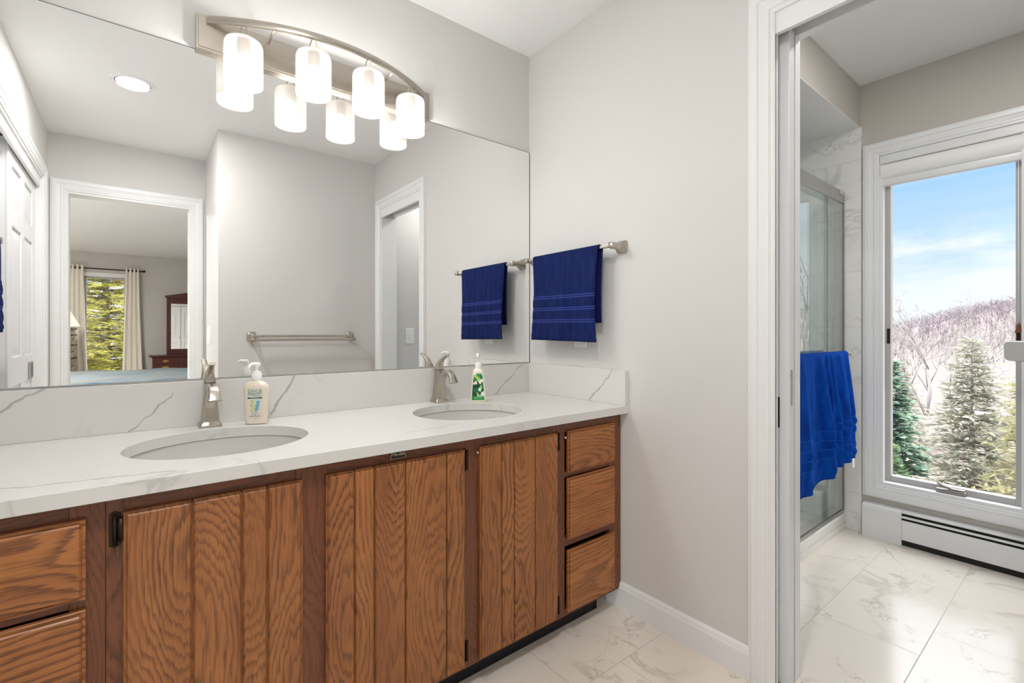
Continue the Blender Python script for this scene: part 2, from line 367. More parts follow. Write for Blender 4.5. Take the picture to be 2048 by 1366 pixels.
# ================================================================== ROOM SHELL
H = 2.44; XW = -1.971; YS = -1.921; YE = -2.665; X2 = 1.6
bm = NB(); box(bm, -2.25, 1.72, -2.785, 0.13, -0.12, 0.0); struct('floor', bm, FLOORT, 'cream marble-look porcelain tile floor of both bathrooms', 'floor')
bm = NB(); box(bm, -2.25, 1.75, -2.785, 0.13, H, H + 0.12); struct('ceiling', bm, CEIL, 'flat white bathroom ceiling', 'ceiling')
bm = NB(); box(bm, -2.1, X2 + .12, 0.0, 0.12, 0, H); struct('wall_north', bm, WALL, 'greige wall behind the vanity mirror', 'wall')
DY0, DY1, DZ = -1.145, -1.80, 2.053          # pocket door opening
bm = NB()
box(bm, 0, .030, -1.10, 0, 0, H); box(bm, .092, .125, -1.145, 0, 0, H); box(bm, .030, .092, -.34, 0, 0, H)
box(bm, .030, .092, -1.10, -.34, 2.08, H)
box(bm, 0, .125, -1.145, DY1, 2.06, H); box(bm, 0, .030, -1.145, -1.10, 2.06, H); box(bm, 0, .125, DY1, YS, 0, H)
struct('wall_east', bm, WALL, 'greige side wall with the navy hand towel and the pocket door', 'wall')
bm = NB(); box(bm, -1.081, X2 + .12, YS - .12, YS, 0, H); struct('wall_south', bm, WALL, 'greige back wall carrying the double towel bar, seen in the mirror', 'wall')
bm = NB(); box(bm, -1.081, -.96, YE, YS - .12, 0, H); struct('wall_alcove', bm, WALL, 'short greige return wall beside the bedroom doorway, in the mirror', 'wall')
BX0, BX1, BZ = -1.882, -1.172, 2.055        # bedroom doorway
bm = NB(); box(bm, -2.1, BX0, YE - .12, YE, 0, H); box(bm, BX1, -.5, YE - .12, YE, 0, H); box(bm, BX0, BX1, YE - .12, YE, BZ, H)
struct('wall_entry', bm, WALL, 'greige wall around the bedroom doorway, in the mirror', 'wall')
CY0, CY1, CZ = -.905, -2.425, 2.075           # closet opening
bm = NB(); box(bm, XW - .13, XW, CY0, 0.0, 0, H); box(bm, XW - .13, XW, YE - .12, CY1, 0, H); box(bm, XW - .13, XW, CY1, CY0, CZ, H)
box(bm, XW - .16, XW - .13, CY1 - .1, CY0 + .1, 0, CZ + .1)
struct('wall_west', bm, WALL, 'greige wall around the white closet doors, in the mirror', 'wall')
# toilet and shower room
WY0, WY1, WZ0, WZ1 = -1.01, -1.545, .279, 2.031
bm = NB()
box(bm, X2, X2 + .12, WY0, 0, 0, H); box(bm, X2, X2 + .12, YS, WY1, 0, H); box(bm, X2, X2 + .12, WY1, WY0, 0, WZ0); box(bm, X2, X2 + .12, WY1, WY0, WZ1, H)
struct('wall_window', bm, WALL_SHADED, 'greige wall around the tall window of the shower room', 'wall')
bm = NB(); box(bm, .125, X2, -.925, 0, 2.215, H); struct('wall_soffit', bm, WALL_SHADED, 'greige soffit dropped over the shower', 'soffit')
bm = NB(); box(bm, .125, X2 - .01, -.9249, -.01, 2.212, 2.2149); struct('ceiling_shower', bm, CEIL, 'white lowered ceiling inside the shower', 'ceiling')
bm = NB(); box(bm, X2 - .01, X2, -.932, 0, 0, 2.212); struct('wall_shower_end', bm, TILE_X, 'marble-tiled end wall of the shower running up to the window casing', 'tiled wall')
bm = NB(); box(bm, .125, X2 - .01, -.01, 0, 0, 2.205); struct('wall_shower_back', bm, TILE_Y, 'marble-tiled long wall at the back of the shower', 'tiled wall')
bm = NB(); box(bm, .125, .135, -.85, -.01, 0, 2.205); struct('wall_shower_side', bm, TILE_X, 'marble-tiled shower wall behind the pocket door', 'tiled wall')
# trims
bm = NB(); frame(bm, -DY0, -DY1, 0.0, DZ, lambda a, z, t: (-t, -a, z))
box(bm, -.004, .012, -1.145, -1.10, 0, DZ + .007); box(bm, .0005, .128, DY1 - .002, DY1 + .012, 0, 1.99)
box(bm, -.004, .012, DY1, -1.102, 1.99, 2.062, .002); box(bm, .095, .130, DY1, -1.102, 2.012, 2.062, .002)
box(bm, .095, .130, -1.163, -1.146, 0, 2.012)
struct('trim_1', bm, TRIM, 'white moulded casing and head track around the pocket doorway', 'door casing')
bm = NB(); frame(bm, BX0, BX1, 0.0, BZ, lambda a, z, t: (a, YE + t, z))
box(bm, BX0 - .001, BX0 + .014, YE - .125, YE + .004, 0, BZ); box(bm, BX1 - .014, BX1 + .001, YE - .125, YE + .004, 0, BZ); box(bm, BX0 + .0135, BX1 - .0135, YE - .1245, YE + .0035, BZ - .014, BZ + .0005)
struct('trim_2', bm, TRIM, 'white casing around the doorway into the bedroom, in the mirror', 'door casing')
bm = NB(); frame(bm, -CY0, -CY1, 0.0, CZ, lambda a, z, t: (XW + t, -a, z))
box(bm, XW - .13, XW + .004, CY1, CY1 + .012, 0, CZ); box(bm, XW - .13, XW + .004, CY0 - .012, CY0, 0, CZ); box(bm, XW - .1295, XW + .0035, CY1 + .0115, CY0 - .0115, CZ - .012, CZ + .0005); box(bm, XW - .022, XW - .006, CY1 + .012, CY0 - .012, CZ - .07, CZ - .012)
struct('trim_3', bm, TRIM, 'white casing around the sliding closet doors, in the mirror', 'closet casing')
BASE = [(0, 0), (.014, 0), (.014, .078), (.011, .084), (.009, .092), (.005, .098), (0, .100)]
bm = NB(); prism(bm, BASE, lambda t, z, a: (-t, a, z), -1.071, -.497); struct('baseboard_east', bm, TRIM, 'white moulded baseboard between vanity and door casing', 'baseboard')
bm = NB(); prism(bm, BASE, lambda t, z, a: (a, YS + t, z), -1.081, -.02); struct('baseboard_south', bm, TRIM, 'white baseboard under the double towel bar wall', 'baseboard')

# pocket door: only its leading edge shows
def door_slab(bm, w_, h_, th, cols, rows, fn, stile=.11, rec=.010, raise_=.007):
    """panelled door; fn(a, z, t) maps width/height/thickness; panels raised in recessed fields on the front"""
    def B(a0, a1, z0, z1, t0, t1, bev=0.0):
        tmp = NB(); box(tmp, a0, a1, z0, z1, t0, t1, bev, 1)
        for v in tmp.verts: v.co = Vector(fn(v.co.x, v.co.y, v.co.z))
        merge(bm, tmp)
    B(0, w_, 0, h_, 0, th - rec)
    xs = [0]; 
    pw = (w_ - stile * (cols + 1)) / cols
    for c_ in range(cols + 1): B(c_ * (pw + stile), c_ * (pw + stile) + stile, 0, h_, th - rec, th, .002)
    zprev = 0
    for (z0, z1) in rows:
        B(stile, w_ - stile, zprev, z0, th - rec, th - .0004, .002)
        for c_ in range(cols):
            a0 = stile + c_ * (pw + stile)
            tmp = NB(); g = .012; q = .045
            A, Bz = (a0 + g, a0 + pw - g), (z0 + g, z1 - g)
            ring = lambda i, t: [(A[0] + i, Bz[0] + i, t), (A[1] - i, Bz[0] + i, t), (A[1] - i, Bz[1] - i, t), (A[0] + i, Bz[1] - i, t)]
            loft(tmp, [ring(0, th - rec - .001), ring(0, th - rec + .001), ring(min(q, pw / 4), th - rec + raise_), ring(min(q, pw / 4) + .002, th - rec + raise_)], smooth=False)
            for v in tmp.verts: v.co = Vector(fn(v.co.x, v.co.y, v.co.z))
            merge(bm, tmp)
        zprev = z1
    B(stile, w_ - stile, zprev, h_, th - rec, th - .0004, .002)
SIX = [(.20, .80), (.95, 1.62), (1.72, 1.93)]
bm = NB(); box(bm, .045, .081, -1.164, -.40, .008, 2.02, .0015)
d1 = struct('door_1', bm, DOORW, 'white pocket door slid almost fully into the wall, its edge showing', 'door')
bm = NB(); box(bm, .056, .068, -1.1655, -1.16, .865, .975, .002); box(bm, .0595, .0645, -1.167, -1.164, .885, .955, .001); obj('edge_pull', bm, CHROME, d1)
bm = NB(); box(bm, .0435, .047, -1.137, -1.115, .795, .89, .001); obj('flush_pull', bm, BRONZE, d1)
# closet sliding doors (seen in the mirror)
def closet(name, y0, y1, xf, label, pull_y):
    bm = NB(); door_slab(bm, y0 - y1, CZ - .035, .032, 2, SIX, lambda a, z, t: (xf - .032 + t, y0 - a, z + .012), stile=.095)
    d = struct(name, bm, DOORW, label, 'door')
    bm = NB()
    box(bm, xf - .0005, xf + .0025, pull_y - .085, pull_y + .085, .815, .915, .001)
    p_ = obj('flush_pull', bm, STEEL, d)
    bm = NB(); box(bm, xf + .0015, xf + .003, pull_y - .07, pull_y + .0, .825, .905, .0005); obj('finger_recess', bm, simple('pull_recess', srgb(110, 110, 108), .4, .8), p_)
    return d
closet('door_2', -1.615, -2.412, XW - .030, 'white panelled sliding closet door farther from the vanity, in the mirror', -2.25)
closet('door_3', -.917, -1.655, XW - .072, 'white panelled sliding closet door nearer the vanity, behind the other panel, in the mirror', -1.55)

# window of the shower room
w1 = thing('window_1', (X2, -1.28, WZ0), 'tall white casement window over the baseboard heater, looking onto woods', 'window', kind='structure')
bm = NB(); frame(bm, -WY0, -WY1, WZ0, WZ1, lambda a, z, t: (X2 - t, -a, z), closed=True, k=.93); obj('casing', bm, TRIM, w1)
bm = NB()
for (a0, a1, z0, z1) in ((WY0 - .016, WY0, WZ0, WZ1), (WY1, WY1 + .016, WZ0, WZ1), (WY1 + .016, WY0 - .016, WZ0, WZ0 + .016), (WY1 + .016, WY0 - .016, WZ1 - .016, WZ1)):
    box(bm, X2 - .003, X2 + .115, a0, a1, z0, z1, .001)
obj('jamb_liner', bm, TRIM, w1)
SASH = simple('grey_sash', srgb(176, 174, 172), .4)
bm = NB(); sy0, sy1, sz0, sz1 = WY0 - .016, WY1 + .016, WZ0 + .016, WZ1 - .016
for (a0, a1, z0, z1) in ((sy0 - .022, sy0, sz0, sz1), (sy1, sy1 + .022, sz0, sz1), (sy1 + .022, sy0 - .022, sz0, sz0 + .030), (sy1 + .022, sy0 - .022, sz1 - .03, sz1)):
    box(bm, X2 + .045, X2 + .09, a0, a1, z0, z1, .003)
sash = obj('sash', bm, SASH, w1)
for a_ in (sy0 - .020, sy1 + .006): bm = NB(); box(bm, X2 + .043, X2 + .047, a_, a_ + .014, 1.03, 1.11, .001); obj('sash_lock', bm, BRONZE, sash)
bm = NB(); box(bm, X2 + .066, X2 + .070, sy1 + .018, sy0 - .018, sz0 + .026, sz1 - .026); obj('pane', bm, PANE, w1)
bm = NB(); cx_, cz_ = X2 + .028, WZ0 + .016
box(bm, cx_ - .016, cx_ + .016, -1.345, -1.235, cz_, cz_ + .020, .004); box(bm, cx_ - .010, cx_ + .014, -1.34, -1.28, cz_ + .018, cz_ + .028, .003)
tube(bm, [(cx_, -1.29, cz_ + .026), (cx_ - .006, -1.262, cz_ + .034), (cx_ - .010, -1.24, cz_ + .046)], [.006, .005, .006], 8)
obj('crank_handle', bm, simple('crank_metal', srgb(150, 147, 142), .4, .6), w1, smooth=True)
# cellular shade gathered up at the head
sh = thing('window_shade', (X2 + .02, -1.28, 1.86), 'white roller shade drawn fully up under the window head', 'window shade')
bm = NB(); box(bm, X2 - .012, X2 + .040, WY1 + .004, WY0 - .004, 1.985, 2.026, .004); obj('head_rail', bm, ENAMEL, sh)
SHADEW = simple('white_shade_vinyl', srgb(238, 238, 236), .45)
bm = NB(); poly = [(X2 + .036, 1.89)] + [(X2 + .012 - .024 * math.cos(R(a)), 1.945 + .042 * math.sin(R(a))) for a in range(-75, 80, 10)] + [(X2 + .036, 1.985)]
prism(bm, poly, lambda u, v, a: (u, a, v), WY1 + .006, WY0 - .006); obj('fabric_roll', bm, SHADEW, sh, smooth=True)
bm = NB(); box(bm, X2 + .004, X2 + .034, WY1 + .006, WY0 - .006, 1.868, 1.905, .006, 3); obj('bottom_rail', bm, ENAMEL, sh, smooth=True)
bm = NB(); tube(bm, [(X2 + .020, -1.518, 1.872), (X2 + .020, -1.518, 1.13)], .0012, 6); cord = obj('pull_cord', bm, PLASTIC, sh)
bm = NB(); lathe(bm, (X2 + .020, -1.518, 1.088), [(.013, 0), (.0125, .004), (.008, .026), (.007, .032), (.009, .036), (.004, .044)], 14)
obj('tassel', bm, simple('brown_wood_tassel', srgb(120, 72, 46), .5), cord, smooth=True)
# baseboard heater
ht = thing('baseboard_heater', (1.57, -1.4, 0), 'white hydronic baseboard heater under the tall window', 'heater')
hx0, hx1, hz = 1.545, 1.598, .176
prof = [(hx1, .0), (hx0, .0), (hx0, hz - .022), (hx0 + .004, hz - .009), (hx0 + .014, hz - .001), (hx0 + .022, hz), (hx1, hz)]
bm = NB(); prism(bm, prof, lambda u, v, a: (u, a, v), -1.114, -.947); obj('end_cap', bm, ENAMEL, ht)
bm = NB()
box(bm, hx0 + .003, hx1, -1.90, -1.1145, .165, hz, .003); box(bm, hx0 + .001, hx0 + .006, -1.90, -1.1145, .142, .153, .001)
obj('top_louvre', bm, ENAMEL, ht)
bm = NB(); box(bm, hx0 + .001, hx0 + .006, -1.90, -1.1145, .031, .131, .001); obj('front_panel', bm, ENAMEL, ht)
bm = NB(); box(bm, hx0 + .014, hx1, -1.90, -1.1145, .0, .164); obj('fin_core', bm, DARK, ht)
# grey rounded shaving mirror, arm runs to the wall outside the frame
sm = thing('shaving_mirror', (1.2, YS, 1.0), 'pale grey rounded back of a swing-arm shaving mirror in front of the window', 'shaving mirror')
bm = NB(); out_ = rrect(.11, .079, .018, 6)
n_ = Vector((-.92, .38, 0)).normalized(); e_ = Vector((-n_.y, n_.x, 0)); c_ = Vector((1.2, -1.562, 1.0165))
P_ = lambda u, v, t: tuple(c_ + e_ * u + Vector((0, 0, v)) + n_ * t)
loft(bm, [[P_(u, v, -.012) for u, v in out_], [P_(u, v, .004) for u, v in out_], [P_(u * .95, v * .93, .009) for u, v in out_]])
obj('mirror_back', bm, GREYPLASTIC, sm, smooth=True)
bm = NB(); o2 = rrect(.1125, .0815, .0195, 6); loft(bm, [[P_(u, v, -.014) for u, v in o2], [P_(u, v, -.004) for u, v in o2]]); obj('rim', bm, simple('copper_rim', srgb(120, 78, 52), .35, .8), sm)
bm = NB(); a_ = c_ - n_ * .014 - Vector((0, 0, .01)); tube(bm, [a_ + n_ * .005, a_ - n_ * .04 - e_ * .0, (1.28, -1.75, 1.0), (1.27, YS + .005, 1.0)], .007, 8); lathe(bm, (1.27, YS + .012, .975), [(.02, 0), (.02, .05)], 14); obj('swing_arm', bm, NICKEL, sm, smooth=True)

# ------------------------------------------------------------------ shower
bm = NB(); box(bm, .135, X2 - .011, -.858, -.012, .001, .03); box(bm, .135, X2 - .011, -.858, -.785, .03, .082, .006, 3); box(bm, .135, .19, -.785, -.012, .03, .055, .01, 2)
tag(obj('shower_pan', bm, PORC, smooth=True), 'white shower base with a low front curb', 'shower pan')
sd_ = thing('shower_door', (.85, -.83, .083), 'sliding glass shower door in a brushed aluminium frame', 'shower door')
bm = NB(); box(bm, .137, 1.588, -.857, -.797, 1.807, 1.873, .004, 2); obj('header_rail', bm, STEEL, sd_)
bm = NB(); box(bm, 1.572, 1.588, -.8565, -.842, .105, 1.806, .002); box(bm, 1.560, 1.588, -.841, -.798, .105, 1.806, .003); box(bm, 1.545, 1.5595, -.812, -.802, .105, 1.806, .002); obj('side_jamb', bm, STEEL, sd_)
bm = NB(); box(bm, .137, 1.588, -.853, -.800, .083, .104, .003); obj('bottom_track', bm, STEEL, sd_)
bm = NB(); box(bm, .62, 1.555, -.8525, -.8465, .112, 1.806); gl = obj('glass_panel', bm, SHOWERGLASS, sd_)
bm = NB(); box(bm, .14, .78, -.825, -.819, .112, 1.80); obj('glass_panel', bm, SHOWERGLASS, sd_)
bm = NB(); box(bm, 1.548, 1.5575, -.8545, -.8445, .108, 1.803, .001); obj('panel_edge', bm, STEEL, sd_)
bm = NB(); tube(bm, [(.60, -.905, .970), (1.50, -.905, .970)], .008, 12)
for x_ in (.66, 1.47): tube(bm, [(x_, -.853, .970), (x_, -.905, .970)], .007, 10); lathe(bm, (x_, -.856, .97), [(.001, -.012), (.012, -.0), (.001, .012)], 12)
obj('towel_rail', bm, STEEL, sd_, smooth=True)
bm = NB(); box(bm, 1.50, 1.545, -.865, -.8575, 1.845, 1.868, .002); obj('clip', bm, CHROME, sd_)

# towels -------------------------------------------------------------
def towel(name, org, along, nrm, width, zb, r, dfront, dback, fold, mat, label, cat, group=None, nu=64, thick=.004, taper=lambda t: 0.0, seam=.0, hem=None, shift_back=0.0):
    """cloth hung over a bar: org = (x, y) of the bar under the towel's middle; fold(u, t) = push outward along nrm"""
    A = Vector((along[0], along[1], 0)); Nn = Vector((nrm[0], nrm[1], 0))
    path = []
    for k in range(26): t = 1 - k / 25.0; path.append(('b', t * dback))
    for k in range(1, 9): path.append(('c', math.pi * k / 9.0))
    for k in range(41): path.append(('f', dfront * k / 40.0))
    bm = NB(); uvl = bm.loops.layers.uv.new('cloth'); grid = []; uvs = {}
    for kind, s_ in path:
        row = []
        for i in range(nu + 1):
            u = i / nu - .5
            if kind == 'b': t = s_ / dfront; off = -r + fold(u, t) * .35 * -1; z = zb - s_; v = s_
            elif kind == 'c': t = 0; off = -r * math.cos(s_); z = zb + r * math.sin(s_); v = 9
            else: t = s_ / dfront; off = r + fold(u, t); z = zb - s_; v = s_
            ww = width * (1 + taper(t))
            if kind == 'f' and hem: z += hem(u) * t
            uu = u * ww + (shift_back if kind == 'b' else 0)
            p = Vector((org[0], org[1], 0)) + A * uu + Nn * off; p.z = z
            vert = bm.verts.new(p); row.append(vert)
            uvs[vert] = (u * width, (dfront - s_) if kind == 'f' else (5 + s_))
        grid.append(row)
    for a_, b_ in zip(grid, grid[1:]):
        for i in range(nu):
            f = bm.faces.new((a_[i], a_[i + 1], b_[i + 1], b_[i])); f.smooth = True
            for l in f.loops: l[uvl].uv = uvs[l.vert]
    recalc(bm)
    o = obj(name, bm, mat, fix=False); tag(o, label, cat, group)
    md = o.modifiers.new('thickness', 'SOLIDIFY'); md.thickness = thick; md.offset = 0
    return o
rs = random.Random(5)
def hand_fold(u, t):
    a = max(t, 0) ** .7
    g = lambda c, w_: math.exp(-((u - c) / w_) ** 2)
    w_ = .005 * math.sin(u * 15 + 1.0 + t) + .006 * g(.06 - .05 * t, .022) + .005 * g(-.10 + .06 * t, .018) - .005 * g(.13, .03) + .004 * g(-.22 + .05 * t, .03) + .002 * math.sin(u * 55 + 3 * t)
    rib = 0
    if .46 < t < .96:
        k = ((1 - t) * .375 - .088) / .052; f = k - math.floor(k)
        rib = .0030 * math.sin(f * math.pi) ** .6 + .0013 * math.sin(u * 150 + 7 * math.floor(k)) * math.sin(f * math.pi)
    return .008 * a + w_ * a + rib
HTAP = lambda t: -.06 * math.sin(max(0, min(1, t)) * math.pi * .9)
towel('hand_towel', (-.062, -.310), (0, -1), (-1, 0), .392, 1.428, .011, .375, .30, hand_fold, NAVY, 'navy hand towel with banded hem on the wall bar beside the mirror', 'towel', taper=HTAP, hem=lambda u: -.006 * u, shift_back=.006)
towel('hand_towel', (XW + .062, -.425), (0, -1), (1, 0), .645, 1.435, .011, .345, .28, hand_fold, NAVY, 'navy hand towel at the left edge of the photo, seen only in the mirror', 'towel', taper=HTAP)
def bath_fold(u, t):
    a = .25 + .75 * min(1, max(t, 0) * 1.8)
    def ridge(c, w_, h_): return h_ * math.exp(-((u - c) / w_) ** 2)
    base = ridge(-.06 + .07 * t, .040, .062) + ridge(.075 + .05 * t, .020, .040) + ridge(.150 + .05 * t, .022, .048) + ridge(.29 + .02 * t, .055, .070) + ridge(.43, .04, .05) + ridge(-.33 + .04 * t, .05, .034) + .004 * math.sin(u * 30 + 2 * t)
    puff = 0
    if .60 < t < .97:
        k = (t - .60) / .37 * 5; f = k - math.floor(k)
        puff = .007 * math.sin(f * math.pi) * (.6 + .6 * math.sin(u * 46 + 1.7 * math.floor(k)))
    return a * base * (1 - .35 * max(0, t)) + puff + .012 * t
bt = towel('bath_towel', (1.05, -.905), (1, 0), (0, -1), .74, .978, .012, .575, .40, bath_fold, ROYAL, 'bright blue bath towel draped over the shower door rail', 'towel', nu=110, thick=.006,
      taper=lambda t: -.03 * math.sin(max(0, t) * 3), hem=lambda u: .045 * math.sin(u * 3.4) - .0 )
bm = NB(); box(bm, 1.405, 1.432, -.945, -.943, .385, .435, .0005); tg = obj('care_tag', bm, PLASTIC, bt)

# towel bars -----------------------------------------------------------
def post(bm, wall, n, z, reach, plate=.05, tip=.020):
    """flared square mount from plate on the wall to the bar; n = outward normal, wall = point on the wall"""
    n = Vector(n); e = Vector((-n.y, n.x, 0)); W = Vector(wall)
    def ring(s_, a): return [tuple(W + n * a + e * u * s_ + Vector((0, 0, z + v * s_))) for u, v in rrect(1, 1, .18, 3)]
    loft(bm, [ring(plate, .0), ring(plate, .006), ring(plate * .93, .010), ring(plate * .62, .024), ring(tip * 1.25, reach * .55), ring(tip, reach * .72), ring(tip, reach - .011), ring(tip * 1.2, reach - .010), ring(tip * 1.2, reach + .011), ring(tip * 1.0, reach + .013)], smooth=False)
def towel_bar(label, x, n, ys):
    t = thing('towel_bar', (x, sum(ys) / 2, 1.42), label, 'towel bar', 'single towel bars')
    for y in ys:
        bm = NB(); post(bm, (x, y, 0), n, 1.428, .062); obj('mount', bm, NICKEL, t, smooth=True, angle=50)
    bm = NB(); box(bm, x + n[0] * .062 - .006, x + n[0] * .062 + .006, ys[1], ys[0], 1.422, 1.434, .002); obj('bar', bm, NICKEL, t)
towel_bar('brushed nickel towel bar on the side wall, holding the navy towel beside the mirror', 0.0, (-1, 0, 0), (-.060, -.570))
towel_bar('brushed nickel towel bar on the closet side wall above the counter', XW, (1, 0, 0), (-.055, -.778))
db = thing('double_towel_bar', (-.55, YS, 1.05), 'empty brushed nickel double towel bar on the back wall, seen in the mirror', 'towel bar')
for x_ in (-.886, -.208):
    bm = NB(); post(bm, (x_, YS, 0), (0, 1, 0), 1.064, .045, .060, .026); box(bm, x_ - .013, x_ + .013, YS + .05, YS + .098, 1.029, 1.049, .003); box(bm, x_ - .011, x_ + .011, YS + .045, YS + .06, 1.035, 1.075, .003)
    obj('mount', bm, NICKEL, db, smooth=True, angle=40)
bm = NB(); tube(bm, [(-.886, YS + .047, 1.064), (-.208, YS + .047, 1.064)], .0085, 14); obj('rear_bar', bm, NICKEL, db, smooth=True)
bm = NB(); tube(bm, [(-.91, YS + .088, 1.038), (-.19, YS + .088, 1.038)], .0085, 14); obj('front_bar', bm, NICKEL, db, smooth=True)
# plates ------------------------------------------------------------------
def plate(name, c, n, w_, h_, label, cat, rocker=True):
    n = Vector(n); e = Vector((-n.y, n.x, 0)); C_ = Vector(c)
    t = thing(name, c, label, cat); bm = NB()
    rr = lambda s_, a: [tuple(C_ + e * u * s_ + Vector((0, 0, v * s_ if s_ < 1 else v)) + n * a) for u, v in rrect(w_, h_, .006, 3)]
    loft(bm, [rr(1, 0), rr(1, .004), rr(.95, .0065)]); obj('cover', bm, PLASTIC, t, smooth=True)
    if rocker:
        bm = NB(); r2 = lambda s_, a: [tuple(C_ + e * u * s_ + Vector((0, 0, v * s_)) + n * a) for u, v in rrect(.033, .067, .003, 3)]
        loft(bm, [r2(1, .005), r2(1, .0085), r2(.92, .0095)]); obj('rocker', bm, PLASTIC, t, smooth=True)
plate('outlet', (0, -.344, 1.084), (-1, 0, 0), .072, .116, 'white outlet cover peeking out below the navy hand towel', 'outlet')
plate('light_switch', (.307, YS, 1.06), (0, 1, 0), .080, .128, 'white light switch seen in the mirror through the pocket doorway', 'light switch')
plate('light_switch', (-1.081, -2.40, 1.068), (-1, 0, 0), .17, .130, 'white switch plate on the return wall beside the bedroom door, in the mirror', 'light switch', False)
# ceiling downlight
t = thing('recessed_light', (-1.522, -1.528, H), 'round recessed ceiling light, lit, seen in the mirror', 'ceiling light')
bm = NB(); lathe(bm, (-1.522, -1.528, H), [(.098, 0), (.096, -.004), (.080, -.006), (.0775, -.003), (.0775, 0)], 40, cap=False); obj('trim_ring', bm, ENAMEL, t, smooth=True)
def m_emit(name, col, s_):
    m, nt, out = newmat(name); e = nd(nt, 'ShaderNodeEmission', {'Color': col, 'Strength': s_}); nt.links.new(e.outputs[0], out.inputs[0]); return m
bm = NB(); lathe(bm, (-1.522, -1.528, H - .0035), [(.074, 0), (.070, -.002), (.02, -.004)], 32); obj('lens', bm, m_emit('downlight_lens', (1, .98, .94, 1), 3.0), t)
bm = NB(); lathe(bm, (-1.522, -1.528, H - .0015), [(.0775, 0), (.0745, -.003), (.0745, 0)], 32); obj('gasket', bm, DARK, t)
lamp('downlight', 'AREA', (-1.522, -1.528, H - .012), DOWN_W, (1, .985, .96), .14)

# ================================================================== MIRROR
wm = thing('wall_mirror', (-1.0, -.003, .946), 'large frameless mirror filling the wall above the vanity', 'mirror')
bm = NB(); box(bm, XW + .002, -.0045, -.006, -.001, .946, 1.968); obj('glass', bm, MIRROR, wm)
bm = NB(); box(bm, -.0045, -.002, -.0062, -.0005, .946, 1.9685); box(bm, XW + .002, -.002, -.0062, -.0005, 1.968, 1.9695); obj('edge', bm, DARK, wm)

# ================================================================== VANITY LIGHT
vl = thing('vanity_light', (-.966, 0, 1.96), 'four-lamp brushed nickel vanity light with bowed bar over the mirror', 'wall light')
LX = -.9655
bm = NB(); box(bm, -1.368, -.563, -.0255, 0.0, 1.965, 2.075, .002); box(bm, -1.362, -.569, -.0275, -.025, 1.972, 2.068, .002); obj('back_plate', bm, NICKEL, vl)
arc = lambda o_: -.160 + .92 * o_ * o_
bm = NB(); rings = []
for k in range(41):
    o_ = -.372 + .744 * k / 40; y_ = arc(o_); sl = 1.84 * o_; L_ = math.hypot(1, sl); nx, ny = sl / L_, -1 / L_
    rings.append([(LX + o_ + nx * a, y_ + ny * a, 2.058 + b) for a, b in ((.0035, .011), (.0045, .009), (.0045, -.009), (.0035, -.011), (-.0035, -.011), (-.0045, -.009), (-.0045, .009), (-.0035, .011))])
loft(bm, rings); obj('bowed_bar', bm, NICKEL, vl, smooth=True)
bm = NB()
bm.free()
for s_ in (-.36, -.20, .20, .36):
    bm = NB(); tube(bm, [(LX + s_, -.02, 2.055), (LX + s_, arc(s_), 2.055)], .0045, 8); obj('stand_off', bm, NICKEL, vl)
def m_shade():
    m, nt, out = newmat('swirled_glass_shade')
    tc = nd(nt, 'ShaderNodeTexCoord').outputs['Object']; s = nd(nt, 'ShaderNodeSeparateXYZ', {0: tc}); z = s.outputs[2]
    n = nd(nt, 'ShaderNodeTexNoise', {'Vector': nd(nt, 'ShaderNodeMapping', {'Vector': tc, 'Scale': (6, 6, 70)}).outputs[0], 'Scale': 1.0, 'Detail': 3.0, 'Distortion': .4}).outputs[0]
    g = mth(nt, 'ADD', mth(nt, 'MULTIPLY', mth(nt, 'SUBTRACT', z, 1.862), 7.2), mth(nt, 'MULTIPLY', mth(nt, 'SUBTRACT', n, .5), .35))
    c = ramp(nt, g, [(0.0, srgb(250, 238, 226)), (0.12, srgb(253, 246, 238)), (0.35, srgb(255, 255, 252)), (0.6, srgb(255, 252, 246)), (1.0, srgb(240, 226, 212))])
    st = ramp(nt, g, [(0, (1.9, 1.9, 1.9, 1)), (.05, (1.6, 1.6, 1.6, 1)), (.14, (.92, .92, .92, 1)), (.4, (1.05, 1.05, 1.05, 1)), (1, (.74, .74, .74, 1))])
    e = nd(nt, 'ShaderNodeEmission', {'Color': c, 'Strength': mth(nt, 'MULTIPLY', st, 0.86)})
    t = nd(nt, 'ShaderNodeBsdfTransparent', {'Color': (1, .97, .93, 1)})
    df = nd(nt, 'ShaderNodeBsdfPrincipled', {'Base Color': srgb(245, 240, 234), 'Roughness': .15})
    m1 = nd(nt, 'ShaderNodeMixShader', {0: .72, 1: df.outputs[0], 2: e.outputs[0]})
    m2 = nd(nt, 'ShaderNodeMixShader', {0: ramp(nt, g, [(.45, (.64, .64, .64, 1)), (.85, (.78, .78, .78, 1))]), 1: t.outputs[0], 2: m1.outputs[0]})
    nt.links.new(m2.outputs[0], out.inputs[0]); return m
SHADE = m_shade(); BULB = m_emit('frosted_bulb', (1, .96, .9, 1), 4.0)
